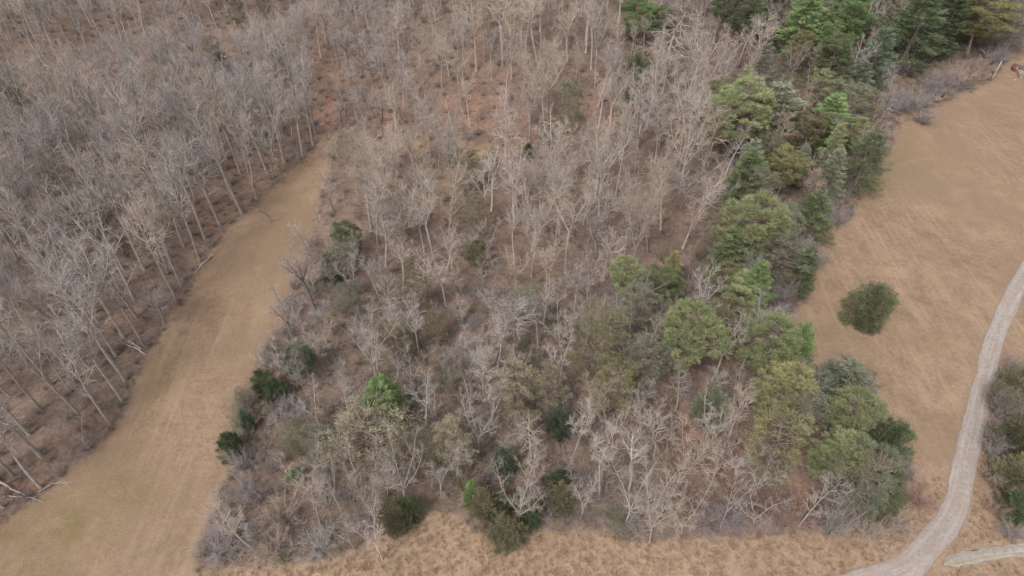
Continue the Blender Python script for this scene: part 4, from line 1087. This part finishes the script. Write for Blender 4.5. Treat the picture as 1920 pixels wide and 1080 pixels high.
TONE = {'pale': 'pale', 'grey': 'grey', 'warm': 'tan', 'dark': 'dark'}
SHAPE = {'forest': 'slim', 'spread': 'spreading', 'scrag': 'crooked', 'droop': 'drooping', 'shrub': 'bushy'}
for q in bare:
    gz = float(ground_z(q['x'], q['y']))
    q['px'], q['py'], q['dep'] = (float(v) for v in project(q['x'], q['y'], gz))
    mx, my, _ = project(q['x'], q['y'], gz + q['h'] * 0.6)
    q['seen'] = -5 < mx < 1925 and -5 < my < 1085
    q['size'] = q['h'] / q['dep'] * q['w'] ** 0.5
listed = [q for q in bare if q['label']]
other = sorted([q for q in bare if not q['label'] and q['seen']], key=lambda q: -q['size'])
things = listed + other[:300 - len(listed)]
print('bare trees', len(bare), 'seen', len(listed) + len(other))
keep = {id(q) for q in things}
rest = [q for q in bare if id(q) not in keep]

# labels by row and place in the row
rows = {}
for q in things:
    if q['label']: continue
    z = q['zone']
    if z == 'left':
        d = float(poly_dist(np.array(q['px']), np.array(q['py']), STRIP_W)) * q['dep'] / FPX
        key = ('left', int(d // 7))
        q['s'] = -q['py'] + 0.3 * q['px']
    else:
        key = ('pines' if z == 'pines' else 'wood', int((q['y'] - 20) // 6))
        q['s'] = q['px']
    rows.setdefault(key, []).append(q)
for part in ('left', 'pines', 'wood'):
    ks = sorted(k for k in rows if k[0] == part)
    for r, k in enumerate(ks):
        for i, q in enumerate(sorted(rows[k], key=lambda q: q['s'])):
            look = f"{SHAPE[q['kind']]} {TONE[q['bark']]} bare tree"
            if part == 'left':
                q['label'] = f"{look}, {ordinal(i)} up in the {ordinal(r)} row left of the grass strip"
            elif part == 'pines':
                q['label'] = f"{look}, {ordinal(i)} from left in the {ordinal(r)} row up among the right pines"
            else:
                q['label'] = f"{look}, {ordinal(i)} from left in the {ordinal(r)} row up the middle wood"
GROUP = {'left': 'bare trees of the left wood', 'pines': 'bare trees among the right-hand pines'}
for q in things:
    shr = q['kind'] == 'shrub'
    make_tree('bare_shrub' if shr else 'bare_tree', q['kind'], q['var'], q['x'], q['y'], q['h'], q['w'], q['rot'], TWIG[q['twig']], BARK[q['bark']],
              q['label'], 'shrub' if shr else 'tree', GROUP.get(q.get('zone'), 'bare trees of the middle wood'), lean=q['lean'])

# ------------------------------------------------------------------ stuff: scattered with geometry nodes from models that share mesh data
def scatter(name, label, cat, src, pts, idx, rot, scl):
    """src: list of meshes; pts n x 3; idx which mesh; rot n x 3; scl n x 3"""
    col = bpy.data.collections.new(name + '_models')
    for i, me in enumerate(src):
        o = bpy.data.objects.new(f'{name}_model_{i:03d}', me)
        col.objects.link(o)
    me = bpy.data.meshes.new(name)
    me.vertices.add(len(pts)); me.vertices.foreach_set('co', np.asarray(pts, np.float32).ravel())
    me.attributes.new('pick', 'INT', 'POINT').data.foreach_set('value', np.asarray(idx, np.int32))
    me.attributes.new('turn', 'FLOAT_VECTOR', 'POINT').data.foreach_set('vector', np.asarray(rot, np.float32).ravel())
    me.attributes.new('size', 'FLOAT_VECTOR', 'POINT').data.foreach_set('vector', np.asarray(scl, np.float32).ravel())
    o = bpy.data.objects.new(name, me); COL.objects.link(o)
    ng = bpy.data.node_groups.new(name + '_scatter', 'GeometryNodeTree')
    ng.interface.new_socket('Geometry', in_out='INPUT', socket_type='NodeSocketGeometry')
    ng.interface.new_socket('Geometry', in_out='OUTPUT', socket_type='NodeSocketGeometry')
    gi = ng.nodes.new('NodeGroupInput'); go = ng.nodes.new('NodeGroupOutput')
    ci = ng.nodes.new('GeometryNodeCollectionInfo'); ci.inputs['Collection'].default_value = col
    ci.inputs['Separate Children'].default_value = True; ci.inputs['Reset Children'].default_value = True
    ip = ng.nodes.new('GeometryNodeInstanceOnPoints'); ip.inputs['Pick Instance'].default_value = True
    def na(nm, ty):
        a = ng.nodes.new('GeometryNodeInputNamedAttribute'); a.data_type = ty; a.inputs['Name'].default_value = nm
        return a.outputs['Attribute']
    e2r = ng.nodes.new('FunctionNodeEulerToRotation')
    L = ng.links.new
    L(gi.outputs[0], ip.inputs['Points']); L(ci.outputs[0], ip.inputs['Instance'])
    L(na('pick', 'INT'), ip.inputs['Instance Index'])
    L(na('turn', 'FLOAT_VECTOR'), e2r.inputs[0]); L(e2r.outputs[0], ip.inputs['Rotation'])
    L(na('size', 'FLOAT_VECTOR'), ip.inputs['Scale'])
    L(ip.outputs[0], go.inputs[0])
    md = o.modifiers.new('scatter', 'NODES'); md.node_group = ng
    o['kind'] = 'stuff'; o['label'] = label; o['category'] = cat
    return o

# the trees past the three hundred that show largest
src, key = [], {}
P, I, Ro, Sc = [], [], [], []
for q in rest:
    k = (q['kind'], q['var'], q['bark'] if q['kind'] != 'forest' else q['bark'], q['twig'])
    if k not in key:
        a = V[q['kind']][q['var']]
        key[k] = len(src)
        # share geometry through object materials: one joined mesh for each look
        src.append(joined(f"wood_{k[0]}_{k[1]}_{k[2]}_{k[3]}", a['trunk'], BARK[k[2]], a['crown'], TWIG[k[3]]) if (k[0], k[1]) not in key else None)
        if src[-1] is None:
            me = src[key[k[0], k[1]]].copy()
            me.materials[0] = BARK[k[2]]; me.materials[1] = TWIG[k[3]]
            src[-1] = me
        else:
            key[k[0], k[1]] = key[k]
    a = V[q['kind']][q['var']]
    P.append((q['x'], q['y'], float(ground_z(q['x'], q['y'])) - 0.1)); I.append(key[k])
    Ro.append((q['lean'][0], q['lean'][1], q['rot'])); s = q['w'] / a['W']; Sc.append((s, s, q['h'] / a['H']))
scatter('bare_forest', 'mass of smaller and more distant bare grey trees filling the woods', 'woods', src, P, I, Ro, Sc)

# brush and saplings on the forest floor
def brush_models(pairs):
    out = []
    for i, (b, t) in enumerate(pairs):
        a = V['brush'][i % 3]
        out.append(joined(f'brush_{i}', a['trunk'], BARK[b], a['crown'], TWIG[t]))
    return out
BR = brush_models([('grey', 'mauve'), ('warm', 'warm'), ('grey', 'grey'), ('dark', 'red'), ('warm', 'pale'), ('dark', 'mauve'), ('grey', 'olive'), ('warm', 'olive')])
g2 = Grid(3.0)
P, I, Ro, Sc = [], [], [], []
cand = np.stack([rng.uniform(-150, 150, 60000), rng.uniform(20, 200, 60000)], 1)
cpx, cpy, _ = project(cand[:, 0], cand[:, 1], ground_z(cand[:, 0], cand[:, 1]))
om = open_mask(np.clip(cpx, -4000, 6000), np.clip(cpy, -2000, 1480), 6.0)
for i in np.nonzero((om < np.where(rng.uniform(size=len(om)) < 0.35, 0.97, 0.45)) & (cpx > -100) & (cpx < 2020) & (cpy > -60) & (cpy < 1100) & ~((cpx > 1720) & (cpy > 210)))[0]:
    x, y = cand[i]; px, py = cpx[i], cpy[i]
    z = zone(px, py)
    sp = {'left': 2.1, 'upper': 2.7, 'grey': 2.4, 'thicket': 1.25, 'pines': 1.9}[z]
    if om[i] > 0.1: sp = min(sp, 1.6)
    if poly_dist(np.array(px), np.array(py), OLD_TRACK) < 8: continue
    if not g2.free(x, y, sp): continue
    g2.add(x, y, sp)
    P.append((x, y, float(ground_z(x, y)) - 0.05))
    red = px > 1230 and py > 740
    I.append(int(rng.choice([3, 3, 0, 1] if red else [0, 1, 2, 4, 5, 6, 7, 6] if z in ('thicket', 'pines') else [0, 2, 5, 6, 3] if z == 'left' else [0, 1, 2, 3, 5, 7])))
    Ro.append((0, 0, rng.uniform(0, 6.28)))
    s = rng.uniform(0.35, 0.95) * (1.0 if z in ('thicket', 'pines') else 0.7) * (1.0 if om[i] < 0.45 else 0.4)
    Sc.append((s * rng.uniform(0.9, 1.3), s * rng.uniform(0.9, 1.3), s))
print('brush', len(P))
scatter('undergrowth', 'tangle of bare brown and mauve brush under the trees', 'undergrowth', BR, P, I, Ro, Sc)

# ------------------------------------------------------------------ bare shrubs one can pick out at the edges
SH = [
 (410, 960, 3.4, 80, 'mauve', 'dark mauve bush, leftmost in the brush at the bottom end of the strip'),
 (400, 1010, 3.4, 84, 'mauve', 'mauve-grey bush at the lowest corner of the strip brush'),
 (450, 985, 3.2, 84, 'grey', 'grey bush with pale stems in the lower strip brush'),
 (450, 905, 3.0, 70, 'mauve', 'small mauve bush under the grey shrub below the round dark cedar'),
 (440, 850, 3.4, 44, 'grey', 'grey upright shrub touching the round dark cedar at the strip'),
 (500, 1010, 3.0, 90, 'warm', 'tan bush in the lower strip brush nearest the bottom meadow'),
 (520, 950, 3.4, 90, 'warm', 'olive-tan bush right of the lower strip brush'),
 (590, 1010, 2.6, 80, 'grey', 'low grey bush at the left end of the bottom meadow'),
 (1575, 385, 4.0, 50, 'mauve', 'dark mauve shrub in the field corner below the rounded bay'),
 (1555, 340, 4.0, 60, 'mauve', 'mauve shrub behind the dark mauve shrub at the field corner'),
 (1590, 300, 4.0, 56, 'mauve', 'mauve-grey shrub under the green pine jutting into the field'),
 (1520, 440, 3.5, 60, 'mauve', 'hazy mauve shrub right of the big pale-topped pine'),
 (1540, 470, 3.0, 46, 'grey', 'thin grey shrub spilling into the field below the corner'),
 (1460, 590, 3.5, 54, 'grey', 'grey shrub in the notch of the field edge'),
 (1690, 170, 4.4, 60, 'mauve', 'mauve bush at the far field edge, left of the pale-stemmed brush'),
 (1730, 165, 4.4, 66, 'grey', 'grey pale-stemmed bush in the brush at the far field edge'),
 (1770, 140, 4.4, 70, 'mauve', 'large mauve bush in the middle of the far field brush'),
 (1815, 125, 4.2, 66, 'warm', 'tan bush at the far field edge near the wooden pole'),
 (1848, 112, 4.0, 50, 'red', 'reddish bush directly left of the wooden pole'),
 (1880, 85, 4.0, 56, 'mauve', 'dark bush above the wooden pole in the upper right'),
 (1915, 62, 4.0, 50, 'grey', 'dark grey bush in the upper right corner'),
 (1700, 100, 4.4, 60, 'grey', 'grey bush under the tiered pine near the far field'),
 (1740, 205, 3.0, 44, 'mauve', 'low mauve bush on the far field edge, lowest there'),
 (1640, 195, 4.0, 60, 'mauve', 'mauve shrub at the upper right of the green pine jutting into the field'),
 (1735, 925, 2.2, 56, 'red', 'rust-red low bush beside the lane bend'),
 (1690, 975, 2.2, 70, 'warm', 'brown low bush between the cedar and the lane bend'),
 (1640, 985, 2.4, 80, 'warm', 'tan bush at the foot of the shaggy grey pine near the lane'),
 (1500, 960, 2.6, 80, 'red', 'red-brown bush in the brush above the bottom meadow'),
 (1440, 930, 2.6, 80, 'red', 'red-brown bush under the thinning yellowish pine'),
 (1380, 955, 2.6, 80, 'mauve', 'dark tangled bush right of the widest pale tree'),
 (1330, 960, 2.8, 80, 'mauve', 'mauve bush against the widest pale tree'),
 (1905, 745, 4.0, 70, 'mauve', 'mauve-grey bush between the two upper cedars beyond the lane'),
 (1880, 880, 2.6, 50, 'warm', 'tan brush in front of the clump beyond the lane'),
 (1912, 668, 2.6, 36, 'grey', 'small grey bush above the clump beyond the lane'),
 (1888, 800, 3.0, 60, 'grey', 'grey tangled bush left of the middle cedar beyond the lane'),
 (1880, 830, 2.4, 60, 'mauve', 'mauve brush at the foot of the middle cedar beyond the lane'),
 (1915, 890, 3.0, 70, 'warm', 'tan bush between the yellow-green and the lowest cedar beyond the lane'),
 (1880, 940, 2.2, 50, 'red', 'reddish brush beside the lowest cedar beyond the lane'),
 (1890, 720, 2.4, 56, 'grey', 'grey brush touching the uppermost cedar beyond the lane'),
 (1908, 985, 2.0, 60, 'grey', 'low grey brush under the lowest cedar beyond the lane'),
 (1330, 128, 5.0, 46, 'orange', 'orange-tan leafy oak sapling left of the upper pines'),
 (1090, 930, 2.4, 70, 'warm', 'low tan bush at the meadow edge under the low spreading tree'),
 (1170, 960, 2.2, 80, 'grey', 'grey low bush between the spreading trees at the bottom meadow'),
 (830, 900, 2.2, 60, 'warm', 'tan low bush in the gap left of the cedar clump'),
]
for k, (tx, ty, h, w, tw, lab) in enumerate(SH):
    x, y, h = stand(tx, ty, h=h)
    wm = px_w(w, x, y, h)
    if tw == 'orange':
        make_tree('oak_sapling', 'thin', 0, x, y, h, wm, 1.0, FOL['orange'], BARK['grey'], lab, 'tree', None)
    else:
        make_tree('bare_shrub', 'shrub', k % 3, x, y, h, wm, rng.uniform(0, 6.28), TWIG[tw], BARK['grey'], lab, 'shrub', 'bare shrubs along the wood edges')

# ------------------------------------------------------------------ dry grass
def tuft(seed, n=34, h=0.55, spread=0.32, w=0.022):
    g = np.random.default_rng(seed)
    q = Geo()
    an = g.uniform(0, 6.28, n); r = g.uniform(0, 1, n) ** 0.5 * spread
    p0 = np.stack([np.cos(an) * r, np.sin(an) * r, np.full(n, -0.02)], 1)
    d = np.stack([np.cos(an) * 0.5, np.sin(an) * 0.5, np.full(n, 1.0)], 1) + g.normal(size=(n, 3)) * 0.35
    d /= np.linalg.norm(d, axis=1)[:, None]
    L = g.uniform(0.5, 1.1, n) * h
    mid = p0 + d * (L * 0.6)[:, None]
    tip = mid + (d + np.stack([np.cos(an), np.sin(an), np.full(n, -0.5)], 1) * 0.6) * (L * 0.4)[:, None]
    s = np.cross(d, g.normal(size=(n, 3))); s /= np.linalg.norm(s, axis=1)[:, None]
    Vv = np.stack([p0 - s * w, p0 + s * w, mid + s * w * 0.8, mid - s * w * 0.8, tip], 1).reshape(-1, 3)
    i = np.arange(n)[:, None] * 5
    q.add(Vv, i + np.array([[0, 1, 2, 3]]), g.uniform(0, 1, n))
    q.f.append(np.concatenate([i + np.array([[3, 2, 4]]), np.full((n, 1), -1)], 1)); q.v.append(np.zeros((0, 3), np.float32)); q.t.append(g.uniform(0, 1, n).astype(np.float32))
    return q
GR = [foliage_mat('dry_grass_straw', (0.41, 0.305, 0.21), (0.57, 0.435, 0.305)), foliage_mat('dry_grass_brown', (0.36, 0.26, 0.18), (0.52, 0.385, 0.27)), foliage_mat('dry_grass_red', (0.38, 0.255, 0.18), (0.52, 0.36, 0.26))]
TU = [tuft(400 + i, n=34 + 6 * i).mesh(f'tuft_{i}', GR[i % 3]) for i in range(6)]
def grass_points(poly, n, keep, hmin, hmax):
    pts, idx, ro, sc = [], [], [], []
    w = np.array([at_px(*p) for p in poly])
    lo, hi = w.min(0), w.max(0)
    c = np.stack([rng.uniform(lo[0], hi[0], n), rng.uniform(lo[1], hi[1], n)], 1)
    gz = ground_z(c[:, 0], c[:, 1])
    px, py, _ = project(c[:, 0], c[:, 1], gz)
    ok = in_poly(px, py, poly)
    lane = poly_dist(c[:, 0], c[:, 1], [tuple(p) for p in lane_line[::3]])
    ok &= lane > 1.5
    ok &= poly_dist(px, py, [(1755, 1060), (1795, 1049), (1860, 1038), (1935, 1029), (2000, 1022)]) > 17
    nz = np.sin(c[:, 0] * 0.9 + np.sin(c[:, 1] * 0.7) * 2) * np.sin(c[:, 1] * 1.1 + np.sin(c[:, 0] * 0.5) * 2)
    ok &= rng.uniform(size=n) < keep * ((0.75 + 0.25 * nz) if hmax > 0.6 else 0.6)
    for k in np.nonzero(ok)[0]:
        s = hmin + (hmax - hmin) * rng.uniform() ** 2.5
        pts.append((c[k, 0], c[k, 1], gz[k])); ro.append((0, 0, rng.uniform(0, 6.28))); sc.append((s * 1.1, s * 1.1, s))
        idx.append(int(rng.choice([0, 3, 0, 1, 4, 2, 5, 3])) if hmax > 0.6 else int(rng.choice([1, 4])))
    return pts, idx, ro, sc
MEAD_PX = [(372, 1075), (520, 1068), (640, 1050), (720, 1010), (800, 958), (850, 962), (900, 1000), (950, 1035), (1010, 1003), (1100, 993), (1200, 1018), (1330, 1015), (1450, 1004), (1560, 1008), (1650, 990), (1712, 905), (1790, 890), (1825, 830), (1860, 800), (1900, 1000), (2000, 1000), (2000, 1130), (372, 1130)]
a = grass_points(MEAD_PX, 160000, 0.20, 0.10, 0.60)
allg = list(a)
print('grass', len(allg[0]))
scatter('dry_grass', 'dry straw-coloured grass of the meadow and fields', 'grass', TU, *allg)
# ------------------------------------------------------------------ fallen trunks
def fallen(p0, p1, rad, mat, label, seed, branches=4):
    g = np.random.default_rng(seed)
    (x0, y0), (x1, y1) = at_px(*p0), at_px(*p1)
    a = np.array([x0, y0, float(ground_z(x0, y0)) + rad * 0.8]); b = np.array([x1, y1, float(ground_z(x1, y1)) + rad * 0.9])
    n = 9
    t = np.linspace(0, 1, n)[:, None]
    pts = a * (1 - t) + b * t - a
    pts[:, 2] += np.sin(t[:, 0] * 3.1) * 0.25
    pts += g.normal(size=pts.shape) * 0.05
    tr = Geo(); tr.tube(pts, rad * np.linspace(1, 0.35, n), 8)
    q = Geo()
    d = unit(b - a)
    for k in range(branches):
        s = g.uniform(0.4, 1.0)
        p = pts[int(s * (n - 1))]
        side = unit(np.cross(d, [0, 0, 1]) * g.choice([-1, 1]) + d * g.uniform(0.3, 1.2) + np.array([0, 0, g.uniform(0, 0.6)]))
        bp, _ = bend(g, p, side, g.uniform(0.8, 2.4), 5, 0.15, -0.03)
        q.tube(bp, rad * 0.4 * np.linspace(1, 0.3, 5), 4)
    e = bpy.data.objects.new('fallen_log', None); COL.objects.link(e); e.location = a
    e['label'] = label; e['category'] = 'log'; e['group'] = 'fallen trunks'
    for nm, gg in (('trunk', tr), ('branch', q)):
        o = bpy.data.objects.new(nm, gg.mesh('log_' + nm, mat)); COL.objects.link(o); o.parent = e
for k, row in enumerate([
 ((-12, 898), (50, 932), 0.16, 'grey', 'fallen trunk running down to the strip in the lower left corner'),
 ((8, 931), (82, 938), 0.09, 'grey', 'thin grey fallen trunk lying level in the lower left corner'),
 ((72, 922), (126, 900), 0.07, 'grey', 'thin fallen branch pointing up the strip in the lower left'),
 ((402, 477), (365, 513), 0.13, 'pale', 'pale straight log on the strip edge halfway up'),
 ((642, 757), (704, 722), 0.15, 'warm', 'reddish fallen trunk left of the bright green pointed pine'),
 ((652, 764), (692, 738), 0.11, 'grey', 'grey fallen trunk below the reddish one by the pointed pine'),
 ((655, 735), (684, 715), 0.09, 'warm', 'short reddish log above the longer reddish trunk'),
 ((1065, 266), (1010, 282), 0.13, 'warm', 'long fallen log across the red litter in the upper wood'),
 ((486, 395), (512, 418), 0.08, 'dark', 'small broken branch lying at the upper part of the strip'),
 ((820, 470), (760, 500), 0.12, 'grey', 'fallen grey trunk left of centre in the wood'),
 ((265, 655), (240, 640), 0.12, 'pale', 'pale fallen limb at the strip edge in the left wood'),
 ((275, 665), (220, 640), 0.12, 'grey', 'fallen grey limb beside the pale one at the strip edge'),
]):
    p0, p1, r, m, lab = row
    fallen(p0, p1, r, BARK[m], lab, 500 + k)

# ------------------------------------------------------------------ pole, rusty drum and fenced plot in the upper right corner
def bx(g, c, s, rz=0.0, tone=0.5):
    c = np.array(c, float); hx, hy, hz = (v / 2 for v in s)
    Vv = np.array([(sx * hx, sy * hy, sz * hz) for sz in (-1, 1) for sx, sy in ((-1, -1), (1, -1), (1, 1), (-1, 1))])
    ca, sa = math.cos(rz), math.sin(rz)
    Vv = np.stack([Vv[:, 0] * ca - Vv[:, 1] * sa, Vv[:, 0] * sa + Vv[:, 1] * ca, Vv[:, 2]], 1) + c
    g.add(Vv, [(3, 2, 1, 0), (4, 5, 6, 7), (0, 1, 5, 4), (1, 2, 6, 5), (2, 3, 7, 6), (3, 0, 4, 7)], tone)

def empty(name, x, y, label, cat, group=None, rz=0.0):
    e = bpy.data.objects.new(name, None); COL.objects.link(e)
    e.location = (x, y, float(ground_z(x, y))); e.rotation_euler = (0, 0, rz)
    e['label'] = label; e['category'] = cat
    if group: e['group'] = group
    return e
def part(name, g, mat, parent):
    o = bpy.data.objects.new(name, g.mesh(name, mat)); COL.objects.link(o); o.parent = parent
    return o
x, y, h = stand(1878.5, 114, by=146)
e = empty('wooden_pole', x, y, 'weathered wooden pole standing at the far field edge', 'pole')
g = Geo(); g.tube([(0, 0, -0.3), (0, 0, h * 0.5), (0.03, 0, h)], [0.16, 0.14, 0.12], 10); part('shaft', g, BARK['warm'], e)
g = Geo(); g.tube([(0.03, 0, h), (0.03, 0, h + 0.05), (0.03, 0, h + 0.09)], [0.14, 0.13, 0.01], 10); part('cap', g, BARK['dark'], e)

rust, nt, b = new_mat('rusty_metal', 0.8)
n1 = noise(nt, node(nt, 'ShaderNodeTexCoord').outputs['Object'], 4.0, 5, 0.7)
nt.links.new(mixc(nt, ramp(nt, n1, 0.35, 0.65), (0.12, 0.055, 0.043), (0.19, 0.09, 0.07)), b.inputs['Base Color'])
x, y = at_px(1902, 131)
e = empty('rusty_drum', x, y, 'rust-red rounded drum on the grass beside the fenced plot', 'drum')
g = Geo(); g.tube([(0, 0, -0.05), (0, 0, 0.02), (0, 0, 0.45), (0, 0, 0.9), (0, 0, 0.93)], [0.70, 0.74, 0.78, 0.74, 0.70], 20); part('body', g, rust, e)
g = Geo(); g.tube([(0, 0, 0.93), (0, 0, 1.02), (0, 0, 1.08), (0, 0, 1.10)], [0.70, 0.6, 0.32, 0.01], 20); part('lid', g, rust, e)
g = Geo(); g.tube([(0.62, 0.0, 0.45), (0.95, -0.1, 0.45), (1.0, -0.1, 0.0)], [0.06, 0.06, 0.06], 8); part('spout', g, rust, e)

conc, nt, b = new_mat('pale_stone', 0.9)
n1 = noise(nt, node(nt, 'ShaderNodeTexCoord').outputs['Object'], 3.0, 5, 0.7)
nt.links.new(mixc(nt, ramp(nt, n1, 0.3, 0.7), (0.34, 0.31, 0.28), (0.48, 0.45, 0.42)), b.inputs['Base Color'])
soil, nt, b = new_mat('plot_gravel', 0.95)
n1 = noise(nt, node(nt, 'ShaderNodeTexCoord').outputs['Object'], 2.2, 6, 0.7)
nt.links.new(mixc(nt, ramp(nt, n1, 0.3, 0.7), (0.17, 0.14, 0.11), (0.30, 0.25, 0.20)), b.inputs['Base Color'])
wood = bark_mat('grey_timber', (0.25, 0.22, 0.19), (0.38, 0.34, 0.30))
cx, cy = at_px(1931, 136)
rz = R(-12)
e = empty('fenced_plot', cx, cy, 'small grey plot with a low rail fence on the far field edge', 'plot', rz=rz)
g = Geo(); bx(g, (0, 0, 0.0), (5.4, 4.6, 0.12)); part('gravel_bed', g, soil, e)
gp = Geo(); bx(gp, (0, 0, 0.45), (0.12, 0.12, 1.0))
pm = gp.mesh('fence_post', wood)
for px_, py_ in [(-2.8, -2.4), (0, -2.4), (2.8, -2.4), (-2.8, 2.4), (0, 2.4), (2.8, 2.4), (-2.8, 0), (2.8, 0)]:
    o = bpy.data.objects.new('fence_post', pm); COL.objects.link(o); o.parent = e; o.location = (px_, py_, 0)
for (ax, ay, sx, sy) in [(0, -2.4, 5.5, 0.05), (0, 2.4, 5.5, 0.05), (-2.8, 0, 0.05, 4.7), (2.8, 0, 0.05, 4.7)]:
    for zz in (0.45, 0.85):
        gr = Geo(); bx(gr, (ax + (0.09 if sx < 1 else 0), ay + (0.09 if sy < 1 and sx > 1 else 0), zz), (sx, sy, 0.10)); part('rail', gr, wood, e)
lab = ['white stone beside the left rail of the fenced plot', 'small white stone next to the larger one in the fenced plot', 'pale stone in the front of the fenced plot', 'pale stone outside the near corner of the fenced plot']
for k, (px_, py_, s) in enumerate([(1911, 133, 0.34), (1916, 135, 0.24), (1914, 145, 0.22), (1903, 150, 0.2)]):
    x, y = at_px(px_, py_)
    gq = np.random.default_rng(600 + k)
    g = Geo(); g.tube([(0, 0, -0.1), (gq.normal() * .02, 0, s * 0.15), (0.03, 0, s * 0.4), (0, 0.03, s * 0.52)], [s * 0.8, s * 0.95, s * 0.62, 0.02], 9)
    o = bpy.data.objects.new('field_stone', g.mesh('field_stone', conc)); COL.objects.link(o)
    o.location = (x, y, float(ground_z(x, y)) + 0.06); o['label'] = lab[k]; o['category'] = 'stone'; o['group'] = 'pale stones by the fenced plot'
